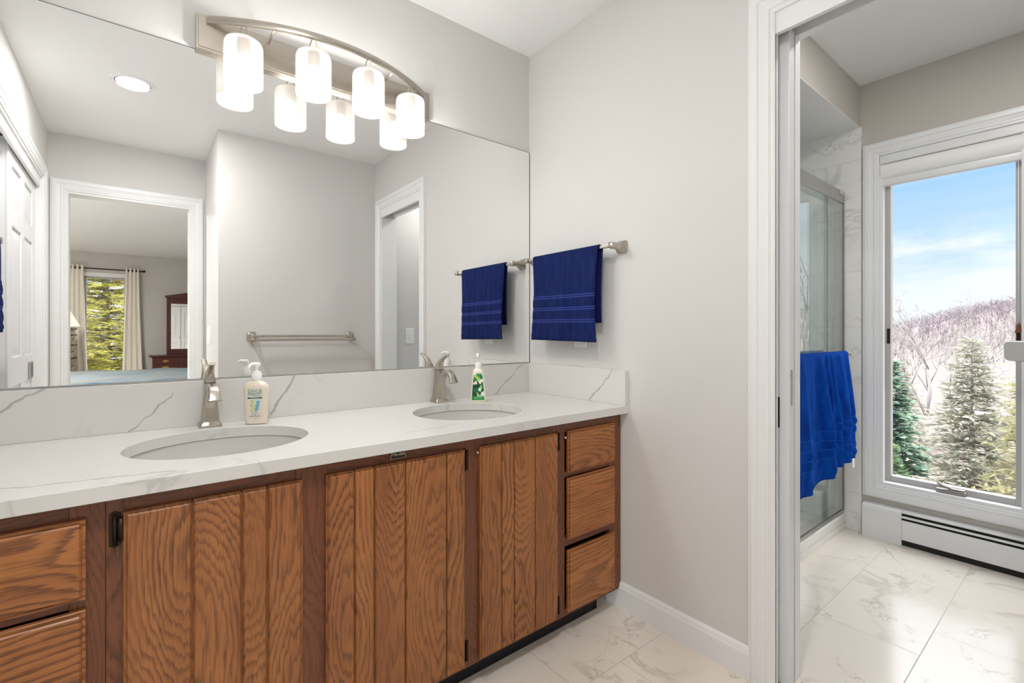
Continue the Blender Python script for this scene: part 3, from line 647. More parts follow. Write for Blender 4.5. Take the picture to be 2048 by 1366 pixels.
for x_ in (-1.248, -1.057, -.872, -.678):
    y_ = arc(x_ - LX) ; c = (x_, y_, 1.862); sl = 1.84 * (x_ - LX); tv = Vector((1, sl, 0)).normalized()
    bm = NB(); lathe(bm, c, [(.002, .0045), (.046, .004), (.0500, .001), (.0535, 0), (.0545, .004), (.0545, .120), (.051, .131), (.043, .137), (.017, .139)], 40, cap=False)
    bm.verts.ensure_lookup_table()
    s_ = obj('lamp_shade', bm, SHADE, vl, smooth=True)
    bm = NB(); lathe(bm, c, [(.012, .142), (.018, .135), (.020, .110), (.016, .095), (.014, .094)], 16)
    for q in (-1, 1):
        p0 = Vector((x_, y_, 2.0)) + tv * .020 * q; p1 = Vector((x_, y_, 2.049)) + tv * .004 * q
        tube(bm, [p0, p0.lerp(p1, .5) , p1], .0022, 8)
    obj('yoke', bm, NICKEL, s_, smooth=True)
    bm = NB(); lathe(bm, c, [(.006, .020), (.020, .026), (.026, .042), (.022, .062), (.013, .080), (.012, .094)], 18); obj('bulb', bm, BULB, s_, smooth=True)
    lamp('vanity_bulb', 'POINT', (x_, y_, 1.905), VANITY_W, (1, 1, 1), .03)

# ================================================================== VANITY CABINET
va = thing('vanity_cabinet', (-1.0, -.3, 0), 'long oak double vanity cabinet with plank doors and drawers', 'vanity cabinet')
YFR = -.562; YFD = -.580
class Wood:
    def __init__(s): s.bm = NB(); s.uv = s.bm.loops.layers.uv.new('grain')
    def box(s, x0, x1, y0, y1, z0, z1, bev=0.0, vert=True, seed=0.0, seg=1, heart=None):
        before = set(s.bm.faces); box(s.bm, x0, x1, y0, y1, z0, z1, bev, seg)
        cx = (x0 + x1) / 2 if vert else (z0 + z1) / 2
        h_ = cx + (math.sin(seed * 12.9) * .06 if heart is None else heart)
        for f in s.bm.faces:
            if f in before: continue
            for l in f.loops:
                p = l.vert.co
                ac, al = (p.x, p.z) if vert else (p.z, p.x)
                l[s.uv].uv = (ac - h_ + (p.y - y0) * .8, al + seed * 7.31)
    def done(s, name, mat, parent): return obj(name, s.bm, mat, parent)
W_ = Wood(); sd0 = 1.0
def stile(x0, x1, z0=.076, z1=.773):
    global sd0; sd0 += 1.37; W_.box(x0, x1, YFR, YFR + .019, z0, z1, .0006, True, sd0)
def rail(x0, x1, z0, z1):
    global sd0; sd0 += 1.91; W_.box(x0, x1, YFR + .0005, YFR + .019, z0, z1, .0006, False, sd0)
stile(-.072, -.003); stile(-.352, -.315); stile(-.375, -.352); stile(-.741, -.680); stile(-1.215, -1.140); stile(-1.558, -1.522); stile(-1.610, -1.5585); stile(-1.971, -1.915)
for a, b in ((-1.522, -1.215), (-1.140, -.741), (-.680, -.375)): rail(a, b, .733, .773); rail(a, b, .076, .100)
for a, b in ((-.315, -.072), (-1.915, -1.610)):
    for z0, z1 in ((.733, .773), (.572, .592), (.325, .355), (.076, .100)): rail(a, b, z0, z1)
W_.done('face_frame', OAKD, va)
W_ = Wood(); W_.box(-1.969, -.003, YFR + .0195, -.003, .076, .095, 0, False, 3.0); W_.box(-.022, -.003, YFR + .0195, -.003, .095, .773, 0, True, 4.0); W_.box(-1.969, -1.95, YFR + .0195, -.003, .095, .773, 0, True, 5.0); W_.box(-1.969, -.003, -.02, -.003, .095, .773, 0, True, 6.0)
W_.done('carcass', OAKD, va)
bm = NB(); box(bm, -1.969, -.0955, -.510, -.495, 0, .076); box(bm, -.1, -.0855, -.510, -.02, 0, .076); obj('toe_kick', bm, BLACK, va)
def plank_door(x0, x1, cuts, seed, z0=.089, z1=.739, hinge_x=None, side=1):
    W = Wood(); xs = [x0] + cuts + [x1]
    for i, (a, b) in enumerate(zip(xs, xs[1:])):
        ga = .0022 if i else 0; gb = .0022 if i < len(xs) - 2 else 0
        ia = .0045 if not i else 0; ib = .0045 if i == len(xs) - 2 else 0
        s_ = seed + i * 2.77
        W.box(a + ga, b - gb, YFD + .006, YFR - .0008, z0, z1, .001, True, s_)
        W.box(a + ga + ia, b - gb - ib, YFD, YFD + .0062, z0 + .0045, z1 - .0045, .003, True, s_)
    W.box(x0 + .004, x1 - .004, YFD + .008, YFR - .0012, z0 + .004, z1 - .004, 0, True, seed + 9)
    d = W.done('door', OAK, va)
    if hinge_x is not None:
        for zc in (z1 - .033, z0 + .043):
            bm = NB(); hx = hinge_x
            lf = [(-.008, -.036), (0, -.042), (.008, -.036), (.008, .036), (0, .042), (-.008, .036)]
            prism(bm, [(u * (1.15 if side > 0 else .55), v * .85) for u, v in lf], lambda u, v, a: (hx + u, a, zc + v), YFR - .0035, YFR + .0002)
            if side > 0: tube(bm, [(hx + .009, YFR - .008, zc - .022), (hx + .009, YFR - .008, zc + .022)], .0052, 10)
            tube(bm, [(hx + (.0055 if side < 0 else .0), YFR - .006, zc - .03), (hx + (.0055 if side < 0 else 0), YFR - .006, zc + .03)], .0038, 8)
            obj('hinge', bm, BRONZE, d)
    return d
plank_door(-1.532, -1.201, [-1.42, -1.329, -1.278], 11.3, hinge_x=-1.5445)
plank_door(-1.147, -.744, [-1.077, -1.025, -.937, -.808], 23.9, hinge_x=-.7385, side=-1)
plank_door(-.688, -.360, [-.608, -.557, -.467], 37.1, hinge_x=-.3545, side=-1)
def drawer(x0, x1, z0, z1, seed):
    W = Wood()
    W.box(x0, x1, YFD + .006, YFR - .0008, z0, z1, .001, False, seed); W.box(x0 + .006, x1 - .006, YFD, YFD + .0062, z0 + .006, z1 - .006, .0035, False, seed)
    W.done('drawer', OAKDR, va)
for x0, x1, s_ in ((-.308, -.052, 3.3), (-1.925, -1.586, 8.8)):
    for k, (z0, z1) in enumerate(((.588, .739), (.350, .569), (.091, .312))): drawer(x0, x1, z0, z1, s_ + 4.17 * k)
# small catch studs seen beside drawer and door
for x_, z_ in ((-.3145, .715), (-.6925, .722)):
    bm = NB(); lathe(bm, (x_, YFR - .004, z_ - .004), [(.001, 0), (.003, .002), (.003, .006), (.001, .008)], 8); obj('bumper', bm, PLASTIC, va)
# maker's badge: black trapezoid, cream outline, script
bm = NB(); P4 = lambda k, y_: [(-.953 + u * k, y_, .7575 + v * k) for u, v in ((-.024, -.0105), (.024, -.0105), (.0165, .0105), (-.0165, .0105))]
loft(bm, [P4(1.08, YFR + .0), P4(1.08, YFR - .0012)], smooth=False); bd = obj('badge', bm, BLACK, va)
CREAM = simple('badge_print', srgb(214, 204, 172), .4)
bm = NB(); a4, b4 = P4(1.0, YFR - .0018), P4(.93, YFR - .0018); a5, b5 = P4(1.0, YFR - .001), P4(.93, YFR - .001)
loft(bm, [[a4[i], b4[i], b5[i], a5[i]] for i in range(4)], closed=True, smooth=False); obj('badge_outline', bm, CREAM, bd)
bm = text_mesh('Merillat', .0115, shear=.35, depth=.0003); xform(bm, Matrix.Translation((-.953, YFR - .0016, .7575)) @ Matrix.Rotation(R(90), 4, 'X')); obj('badge_script', bm, CREAM, bd)

# ------------------------------------------------------------------ counter, splashes, sinks
S1, S2 = (-1.331, -.300, .210, .186), (-.557, -.306, .202, .186)
def ell(s_, n=72, k=1.0, z=0.0): return [(s_[0] + s_[2] * k * math.cos(2 * math.pi * i / n), s_[1] + s_[3] * k * math.sin(2 * math.pi * i / n), z) for i in range(n)]
def slab_with_holes(z0, z1, x0, x1, y0, y1, holes):
    bm = NB()
    def cap(z):
        es = []
        o_ = [bm.verts.new(p) for p in ((x0, y0, z), (x1, y0, z), (x1, y1, z), (x0, y1, z))]
        es += [bm.edges.new((o_[i], o_[(i + 1) % 4])) for i in range(4)]; loops = [o_]
        for h_ in holes:
            v = [bm.verts.new(p) for p in ell(h_, z=z)]; es += [bm.edges.new((v[i], v[(i + 1) % len(v)])) for i in range(len(v))]; loops.append(v)
        bmesh.ops.triangle_fill(bm, use_beauty=True, use_dissolve=False, edges=es); return loops
    A, B = cap(z1), cap(z0)
    for la, lb in zip(A, B):
        for i in range(len(la)):
            j = (i + 1) % len(la); bm.faces.new((la[i], la[j], lb[j], lb[i]))
    return bm
bm = slab_with_holes(.773, .803, XW + .001, -.001, -.599, -.001, (S1, S2))
ct = obj('countertop', bm, QUARTZ); tag(ct, 'white quartz countertop with two oval sink cutouts on the oak vanity', 'countertop')
md = ct.modifiers.new('ease', 'BEVEL'); md.width = .0015; md.segments = 2; md.limit_method = 'ANGLE'
bm = NB(); box(bm, XW + .001, -.0205, -.020, -.0005, .8032, .940, .001); tag(obj('backsplash', bm, QUARTZ_BACK), 'white veined quartz backsplash under the mirror', 'backsplash')
bm = NB(); box(bm, -.020, -.0005, -.598, -.0005, .8032, .940, .001); tag(obj('side_splash', bm, QUARTZ_SIDE), 'white quartz side splash at the towel wall end of the counter', 'backsplash')
SINKW = simple('sink_porcelain', srgb(206, 204, 200), .12)
FAINT = simple('faint_print', srgb(182, 180, 176), .3)
def sink(s_, label):
    t = thing('sink', (s_[0], s_[1], .773), label, 'sink', 'undermount sinks')
    prof = [(1.00, .7725), (1.045, .7725), (1.045, .764), (1.03, .764), (1.015, .745), (.97, .70), (.86, .655), (.60, .625), (.25, .612), (.12, .608)]
    inner = [(1.0, .7725), (1.012, .7722), (1.008, .745), (.965, .703), (.85, .660), (.59, .630), (.25, .617), (.115, .613)]
    bm = NB(); outer = [(1.08, .7725), (1.08, .762), (1.04, .742), (.995, .695), (.88, .645), (.61, .612), (.25, .600), (.115, .598)]
    loft(bm, [ell(s_, 72, k, z) for k, z in reversed(inner)] + [ell(s_, 72, k, z) for k, z in outer], cap=False)
    obj('basin', bm, SINKW, t, smooth=True)
    bm = NB(); lathe(bm, (s_[0], s_[1], .600), [(.004, .004), (.024, .006), (.027, .0155), (.020, .0165), (.012, .013), (.002, .0125)], 24); obj('drain', bm, NICKEL, t, smooth=True)
    return t
sk1 = sink(S1, 'oval white undermount sink nearer the camera, beside the cream soap bottle')
sk2 = sink(S2, 'oval white undermount sink farther along the counter, beside the green soap bottle')
bm = text_mesh('KOHLER', .017, depth=.0003); xform(bm, Matrix.Translation((S1[0] + .06, S1[1] + .171, .724)) @ Matrix.Rotation(R(-12), 4, 'Z') @ Matrix.Rotation(R(64), 4, 'X')); obj('basin_mark', bm, FAINT, sk1)

# ------------------------------------------------------------------ faucets
def faucet(x, y, label):
    t = thing('faucet', (x, y, .8032), label, 'faucet', 'single-lever faucets'); z0 = .8032
    rr = lambda w_, d, r, z, oy=0: [(x + u, y + v + oy, z0 + z) for u, v in rrect(w_, d, r, 4)]
    bm = NB(); loft(bm, [rr(.060, .058, .006, 0), rr(.060, .058, .006, .004), rr(.055, .053, .006, .009), rr(.047, .046, .006, .014), rr(.046, .045, .006, .016)]); obj('base', bm, NICKEL, t, smooth=True, angle=50)
    bm = NB(); loft(bm, [rr(.0455, .0445, .007, .0155), rr(.043, .043, .007, .040), rr(.037, .039, .007, .070), rr(.033, .036, .007, .095), rr(.032, .036, .006, .115), rr(.032, .036, .005, .131), rr(.029, .033, .005, .132)]); obj('body', bm, NICKEL, t, smooth=True, angle=50)
    # spout: flat-topped swan neck, widening at the outlet
    bm = NB(); rings = []
    pts = [(-.006, .062), (-.014, .088), (-.028, .108), (-.047, .122), (-.068, .128), (-.087, .123), (-.101, .110), (-.109, .094), (-.112, .088)]
    for i, (dy, dz) in enumerate(pts):
        a = pts[max(i - 1, 0)]; b = pts[min(i + 1, len(pts) - 1)]; ty, tz = b[0] - a[0], b[1] - a[1]; L_ = math.hypot(ty, tz); ny, nz = tz / L_, -ty / L_
        k = i / (len(pts) - 1); wd = .028 - .006 * math.sin(k * math.pi) + .006 * k; th = .030 - .015 * min(1, k * 1.8)
        if i == len(pts) - 1: wd += .003
        rings.append([(x + u, y + dy + ny * v, z0 + dz + nz * v) for u, v in rrect(wd, th, .004, 3)])
    loft(bm, rings); obj('spout', bm, NICKEL, t, smooth=True, angle=60)
    bm = NB(); rings = []
    pts = [(.004, .1335, .031, .034), (.001, .148, .026, .027), (-.006, .163, .021, .019), (-.022, .176, .017, .013), (-.044, .187, .015, .010), (-.066, .194, .016, .009)]
    for i, (dy, dz, wd, th) in enumerate(pts):
        a = pts[max(i - 1, 0)]; b = pts[min(i + 1, len(pts) - 1)]; ty, tz = b[0] - a[0], b[1] - a[1]; L_ = math.hypot(ty, tz)
        if i == 0: ty, tz, L_ = 0, 1, 1
        ny, nz = tz / L_, -ty / L_
        rings.append([(x + u, y + dy + ny * v, z0 + dz + nz * v) for u, v in rrect(wd, th, .0035, 3)])
    loft(bm, rings); h_ = obj('handle', bm, NICKEL, t, smooth=True, angle=60)
    bm = NB(); tube(bm, [(x + .0135, y + .002, z0 + .145), (x + .0145, y + .002, z0 + .145)], .002, 8); obj('set_screw', bm, DARK, h_)
    bm = NB(); box(bm, x - .0135, x + .0135, y - .014, y + .016, z0 + .1315, z0 + .134); obj('shadow_gap', bm, DARK, t)
faucet(-1.334, -.052, 'brushed nickel single-lever faucet beside the cream soap bottle')
faucet(-.531, -.052, 'brushed nickel single-lever faucet beside the green leafy soap bottle')

# ------------------------------------------------------------------ soap bottles (built in their own frame, then turned to face the room)
def pump(t, zc, r, zs, zn, yaw, length, mat=PLASTIC):
    """collar from zc up to zs, stem to zn, nozzle pointing along yaw"""
    bm = NB(); lathe(bm, (0, 0, zc), [(r * .98, 0), (r, .002), (r, zs - .007), (r * .93, zs - .005), (r * .80, zs - .005), (r * .80, zs), (r * .74, zs + .001)], 24)
    p_ = local(obj('pump', bm, mat, smooth=True), t)
    bm = NB(); zt = zc + zs
    lathe(bm, (0, 0, zt), [(.0045, 0), (.0045, zn * .35), (.0065, zn * .45), (.007, zn - .008), (.006, zn)], 16)
    d = Vector((math.cos(yaw), math.sin(yaw), 0))
    tube(bm, [Vector((0, 0, zt + zn - .007)) - d * .008, Vector((0, 0, zt + zn - .004)) + d * length * .55, Vector((0, 0, zt + zn - .007)) + d * length * .9, Vector((0, 0, zt + zn - .014)) + d * length], [.0075, .006, .0045, .004], 12)
    o = local(obj('nozzle', bm, mat, smooth=True), p_); return p_
# cream bottle with teal print
t = thing('soap_bottle', (-1.214, -.098, .8032), 'cream pump bottle with teal print standing by the nearer sink', 'soap bottle', rz=R(-24))
SOAP = simple('cream_soap', srgb(232, 222, 207), .22, Subsurface_Weight=.25, Subsurface_Radius=(.02, .015, .01))
bm = NB(); rg = lambda w_, d, r, z: [(u, v, z) for u, v in rrect(w_, d, r, 6)]
loft(bm, [rg(.052, .026, .010, .0), rg(.060, .034, .014, .002), rg(.064, .037, .016, .02), rg(.068, .039, .017, .060), rg(.072, .041, .018, .108), rg(.072, .041, .018, .114), rg(.066, .039, .017, .122), rg(.050, .034, .016, .130), rg(.030, .028, .0138, .135), rg(.026, .026, .0125, .137)])
b_ = local(obj('bottle', bm, SOAP, smooth=True), t); pump(t, .1372, .0148, .026, .028, R(236), .028)
TEAL = simple('teal_print', srgb(0, 132, 128), .4); BLUEP = simple('blue_print', srgb(120, 182, 214), .4); GREENP = simple('yellow_green_print', srgb(200, 216, 150), .4); DTEAL = simple('dark_teal_print', srgb(0, 106, 110), .4)
def yb_(z): return -(.0195 + (z - .06) * .0208) - .0004
def put_text(s_, size, z, mat, parent, sx=1.0, name='label_text'):
    bm = text_mesh(s_, size, depth=.0002, sx=sx); xform(bm, Matrix.Translation((0, yb_(z), z)) @ Matrix.Rotation(R(90), 4, 'X')); return local(obj(name, bm, mat), parent)
put_text('Clean &', .0122, .1055, TEAL, b_); put_text('Smooth', .0125, .0975, TEAL, b_)
bm = NB(); zs_ = [.0905 + .0022 * math.sin(k / 12 * 2 * math.pi) for k in range(13)]
tube(bm, [(-.020 + .040 * k / 12, yb_(.09), zs_[k]) for k in range(13)], [.0003 + .0006 * math.sin(k / 12 * math.pi) for k in range(13)], 6); local(obj('label_swash', bm, TEAL), b_)
bm = NB(); o_ = rrect(.042, .0048, .0023, 4); loft(bm, [[(u, yb_(.0825) + .0006, .0825 + v) for u, v in o_], [(u, yb_(.0825) - .0002, .0825 + v) for u, v in o_]]); lb = local(obj('label_band', bm, DTEAL), b_)
bm = text_mesh('MOISTURIZING', .0034, depth=.0001); xform(bm, Matrix.Translation((0, yb_(.0825) - .0003, .0825)) @ Matrix.Rotation(R(90), 4, 'X')); local(obj('label_text', bm, simple('white_print', srgb(225, 240, 238), .4)), lb)
def blob(bm, pts, r, mat=0, yo=0.0):
    for (u, z) in pts:
        c = circ((u, yb_(z) + .0002 + yo, z), r, 12, 'y'); c2 = circ((u, yb_(z) - .0002 + yo, z), r, 12, 'y'); loft(bm, [c, c2], smooth=False)
def petals(bm, u, z, r, n, pr, yo): blob(bm, [(u + r * math.cos(2 * math.pi * k / n + .3), z + r * math.sin(2 * math.pi * k / n + .3)) for k in range(n)], pr, yo=yo)
bm = NB()
for u, z in ((.009, .0690), (.007, .0590), (.005, .0490)): petals(bm, u, z, .0042, 5, .0026, 0)
local(obj('label_flowers', bm, BLUEP), b_)
bm = NB()
for u, z in ((-.008, .0665), (-.006, .0565), (-.008, .047)): petals(bm, u, z, .0036, 5, .0024, .0001)
local(obj('label_flowers', bm, GREENP), b_)
bm = NB(); blob(bm, [(-.009, .0735), (-.006, .0738), (-.012, .060), (-.0115, .0585), (-.009, .0415), (.0015, .042), (.0035, .0412), (.009, .0690), (.007, .0590), (.005, .0490)], .0013, yo=-.0002); local(obj('label_leaves', bm, TEAL), b_)
bm = NB(); tube(bm, [(.010 * math.cos(R(a)), yb_(.030), .029 + .009 * math.sin(R(a))) for a in range(0, 181, 15)], .0005, 6); local(obj('label_arch', bm, TEAL), b_)
put_text('80', .0060, .0305, TEAL, b_); put_text('LIQUID HAND SOAP', .0036, .0255, TEAL, b_); put_text('7.5 FL OZ', .0030, .0195, TEAL, b_)
# green bottle
t = thing('soap_bottle', (-.391, -.130, .8032), 'tapered pump bottle with green leafy label standing by the farther sink', 'soap bottle', rz=R(-32))
SOAP2 = simple('pale_cream_bottle', srgb(236, 231, 214), .2, Subsurface_Weight=.2, Subsurface_Radius=(.02, .015, .01))
bm = NB(); loft(bm, [rg(.060, .046, .008, 0), rg(.066, .050, .009, .002), rg(.066, .050, .009, .008), rg(.060, .046, .009, .050), rg(.052, .042, .010, .095), rg(.046, .038, .012, .122), rg(.040, .035, .014, .130), rg(.028, .028, .0135, .136), rg(.0265, .0265, .0130, .1375)])
b_ = local(obj('bottle', bm, SOAP2, smooth=True, angle=40), t)
def m_leaflabel():
    m, nt, out = newmat('leaf_label'); tc = nd(nt, 'ShaderNodeTexCoord').outputs['Object']
    mpv = nd(nt, 'ShaderNodeMapping', {'Vector': tc, 'Scale': (1, 1, .75)}).outputs[0]
    v = nd(nt, 'ShaderNodeTexVoronoi', {'Vector': mpv, 'Scale': 95.0, 'Randomness': 1.0}); z = nd(nt, 'ShaderNodeSeparateXYZ', {0: tc}).outputs[2]
    r = nd(nt, 'ShaderNodeSeparateColor', {0: v.outputs['Color']}).outputs[0]
    c = ramp(nt, r, [(0, srgb(12, 70, 48)), (.22, srgb(20, 110, 66)), (.45, srgb(34, 140, 74)), (.66, srgb(236, 240, 230)), (.84, srgb(16, 62, 44)), (.93, srgb(178, 206, 110))], 'CONSTANT')
    low = ramp(nt, mth(nt, 'MULTIPLY', z, 8.0), [(.10, (1, 1, 1, 1)), (.16, (1, 1, 1, 1)), (.22, (0, 0, 0, 1))])
    c = mixc(nt, low, c, srgb(40, 150, 72))
    top = ramp(nt, mth(nt, 'MULTIPLY', z, 8.0), [(.90, (0, 0, 0, 1)), (.97, (1, 1, 1, 1))])
    c = mixc(nt, top, c, srgb(236, 240, 234))
    pbsdf(nt, out, Base_Color=c, Roughness=.3); return m
bm = NB(); rows = [(.007, .061, .0502), (.05, .0548, .0462), (.095, .0465, .0421), (.122, .038, .0383)]
for (za, wa, da), (zb, wb, db_) in zip(rows, rows[1:]):
    q = [(-wa / 2 + .002, -da / 2 - .0006, za), (wa / 2 - .006, -da / 2 - .0006, za), (wb / 2 - .006, -db_ / 2 - .0006, zb), (-wb / 2 + .002, -db_ / 2 - .0006, zb)]
    loft(bm, [q, [(a, b + .0012, c) for a, b, c in q]], smooth=False)
lb = local(obj('label', bm, m_leaflabel()), b_)
bm = text_mesh('HAND SOAP', .0058, depth=.0001); xform(bm, Matrix.Translation((-.002, -.0262, .0165)) @ Matrix.Rotation(R(88), 4, 'X')); local(obj('label_text', bm, simple('pale_print', srgb(210, 235, 215), .4)), lb)
pump(t, .1375, .0138, .025, .036, R(262), .030)

# ================================================================== BEDROOM (seen in the mirror through the doorway)
YB = -8.845; BXL, BXR = -4.6, 1.0
CARPET = simple('beige_carpet', srgb(222, 216, 208), .95, noise=.1, nscale=200)
bm = NB(); box(bm, BXL, BXR, YB - .12, YE - .12, -.12, 0); struct('floor_bedroom', bm, CARPET, 'beige bedroom carpet beyond the doorway', 'floor')
bm = NB(); box(bm, BXL - .1, BXR + .1, YB - .15, YE - .12, H, H + .12); struct('ceiling_bedroom', bm, CEIL, 'white bedroom ceiling seen in the mirror', 'ceiling')
GX0, GX1, GZ0, GZ1 = -2.175, -1.628, .28, 2.03
bm = NB(); box(bm, BXL, GX0, YB - .12, YB, 0, H); box(bm, GX1, BXR, YB - .12, YB, 0, H); box(bm, GX0, GX1, YB - .12, YB, 0, GZ0); box(bm, GX0, GX1, YB - .12, YB, GZ1, H)
struct('wall_bedroom_far', bm, BEDWALL, 'grey far bedroom wall with the curtained window, in the mirror', 'wall')
bm = NB(); box(bm, BXL - .12, BXL, YB, -6.9, 0, H); box(bm, BXL - .12, BXL, -5.2, YE - .12, 0, H); box(bm, BXL - .12, BXL, -6.9, -5.2, 0, .6); box(bm, BXL - .12, BXL, -6.9, -5.2, 2.1, H); struct('wall_bedroom_left', bm, BEDWALL, 'grey bedroom side wall with an opening added out of view for daylight', 'wall')  # window opening added out of view to let in daylight
bm = NB(); box(bm, BXR, BXR + .12, YB, YE - .12, 0, H); struct('wall_bedroom_right', bm, BEDWALL, 'grey bedroom side wall beyond the dresser', 'wall')
bm = NB(); box(bm, BXL, -2.1, YE - .12, YE - .0, 0, H); box(bm, -.5, BXR, YE - .12, YE, 0, H); struct('wall_bedroom_near', bm, BEDWALL, 'grey bedroom wall shared with the bathroom', 'wall')
w2 = thing('window_2', ((GX0 + GX1) / 2, YB, GZ0), 'tall bedroom window full of sunlit green foliage, in the mirror', 'window', kind='structure')
bm = NB(); frame(bm, GX0, GX1, GZ0, GZ1, lambda a, z, t: (a, YB + t, z), closed=True, k=.9); obj('casing', bm, TRIM, w2)
bm = NB()
for a0, a1, z0, z1 in ((GX0, GX0 + .03, GZ0, GZ1), (GX1 - .03, GX1, GZ0, GZ1), (GX0 + .03, GX1 - .03, GZ0, GZ0 + .03), (GX0 + .03, GX1 - .03, GZ1 - .03, GZ1)): box(bm, a0, a1, YB - .08, YB - .03, z0, z1, .003)
obj('sash', bm, SASH, w2)
bm = NB(); box(bm, GX0 + .028, GX1 - .028, YB - .058, YB - .054, GZ0 + .028, GZ1 - .028); obj('pane', bm, PANE, w2)
rod = thing('curtain_rod', (-1.85, YB + .09, 2.155), 'thin black curtain rod over the bedroom window, in the mirror', 'curtain rod')
IRON = simple('black_iron', srgb(40, 37, 35), .45, .6)
bm = NB(); tube(bm, [(-2.46, YB + .09, 2.155), (-1.42, YB + .09, 2.155)], .010, 10); obj('rod', bm, IRON, rod, smooth=True)
bm = NB(); tube(bm, [(-1.42, YB + .09, 2.155), (-1.405, YB + .09, 2.155), (-1.385, YB + .09, 2.155), (-1.36, YB + .09, 2.155)], [.012, .012, .026, .003], 10); obj('finial', bm, IRON, rod, smooth=True); bm = NB(); tube(bm, [(-2.46, YB + .09, 2.155), (-2.475, YB + .09, 2.155), (-2.495, YB + .09, 2.155), (-2.52, YB + .09, 2.155)], [.012, .012, .026, .003], 10); obj('finial', bm, IRON, rod, smooth=True)
for x_ in (-2.42, -1.44):
    bm = NB(); tube(bm, [(x_, YB + .001, 2.155), (x_, YB + .09, 2.155)], .007, 8); obj('bracket', bm, IRON, rod)
CURT = simple('cream_curtain', srgb(240, 236, 225), .8, noise=.03, nscale=30)
def curtain(xa0, xa1, xb0, xb1, label):
    t = thing('curtain', ((xa0 + xa1) / 2, YB + .09, .02), label, 'curtain', 'curtains at the bedroom window'); bm = NB(); g = []
    for k in range(25):
        s_ = k / 24; x0 = xa0 + (xb0 - xa0) * s_ ** 1.3; x1 = xa1 + (xb1 - xa1) * s_ ** 1.3
        g.append([bm.verts.new((x0 + (x1 - x0) * i / 60, YB + .09 + (.030 + .008 * s_) * math.sin(i / 60 * 2 * math.pi * 3.5 + .3 * math.sin(s_ * 5)), 2.205 - 2.18 * s_)) for i in range(61)])
    for a, b in zip(g, g[1:]):
        for i in range(60): bm.faces.new((a[i], a[i + 1], b[i + 1], b[i])).smooth = True
    p_ = obj('panel', bm, CURT, t); md = p_.modifiers.new('thickness', 'SOLIDIFY'); md.thickness = .003
    for i in (9, 26, 43):
        bm = NB(); x_ = xa0 + (xa1 - xa0) * (i / 60); c = [(x_ + .02 * math.cos(R(a)), YB + .09 + .004, 2.155 + .02 * math.sin(R(a))) for a in range(0, 360, 30)]
        tube(bm, c + [c[0]], .003, 6); obj('grommet', bm, BRONZE, t)
curtain(-2.375, -2.175, -2.40, -2.115, 'cream grommet curtain on the side of the lamp, in the mirror')
curtain(-1.635, -1.455, -1.69, -1.385, 'cream grommet curtain on the side of the dresser, in the mirror')
# bed
bd_ = thing('bed', (-1.6, -5.2, 0), 'bed under a blue and grey throw, its top edge seen in the mirror', 'bed')
def m_bedspread():
    m, nt, out = newmat('blue_grey_bedspread'); tc = nd(nt, 'ShaderNodeTexCoord').outputs['Object']
    n = nd(nt, 'ShaderNodeTexNoise', {'Vector': nd(nt, 'ShaderNodeMapping', {'Vector': tc, 'Scale': (2.2, 9, 4)}).outputs[0], 'Scale': 1.4, 'Detail': 4.0, 'Distortion': .6}).outputs[0]
    c = ramp(nt, n, [(.30, srgb(72, 106, 128)), (.46, srgb(116, 130, 138)), (.58, srgb(124, 120, 110)), (.70, srgb(84, 110, 126))])
    pbsdf(nt, out, Base_Color=c, Roughness=.9, Normal=bump(nt, n, .4, .01)); return m
bm = NB(); box(bm, -3.3, -.45, -6.05, -4.1, .12, .36, .02); obj('box_spring', bm, BEDWALL, bd_)
bm = NB(); g = []
for i in range(41):
    row = []
    for j in range(25):
        x_ = -3.32 + 2.9 * i / 40; y_ = -6.08 + 2.02 * j / 24; e_ = max(abs(i / 20 - 1), abs(j / 12 - 1))
        z_ = .615 + .05 * math.exp(-((x_ + 2.35) / .22) ** 2) * math.exp(-((y_ + 5.4) / .8) ** 2) + .008 * math.sin(x_ * 9) * math.sin(y_ * 7) - .26 * max(0, e_ - .93) / .07
        row.append(bm.verts.new((x_, y_, z_)))
    g.append(row)
for a, b in zip(g, g[1:]):
    for j in range(24): bm.faces.new((a[j], a[j + 1], b[j + 1], b[j])).smooth = True
o_ = obj('bedspread', bm, m_bedspread(), bd_); md = o_.modifiers.new('thickness', 'SOLIDIFY'); md.thickness = .02
bm = NB(); box(bm, -3.28, -.47, -6.03, -4.12, .362, .585, .05, 3); obj('mattress', bm, PLASTIC, bd_)
for x_ in (-3.2, -.55):
    for y_ in (-5.95, -4.2): bm = NB(); box(bm, x_ - .03, x_ + .03, y_ - .03, y_ + .03, 0, .121); obj('leg', bm, MAHOG, bd_)
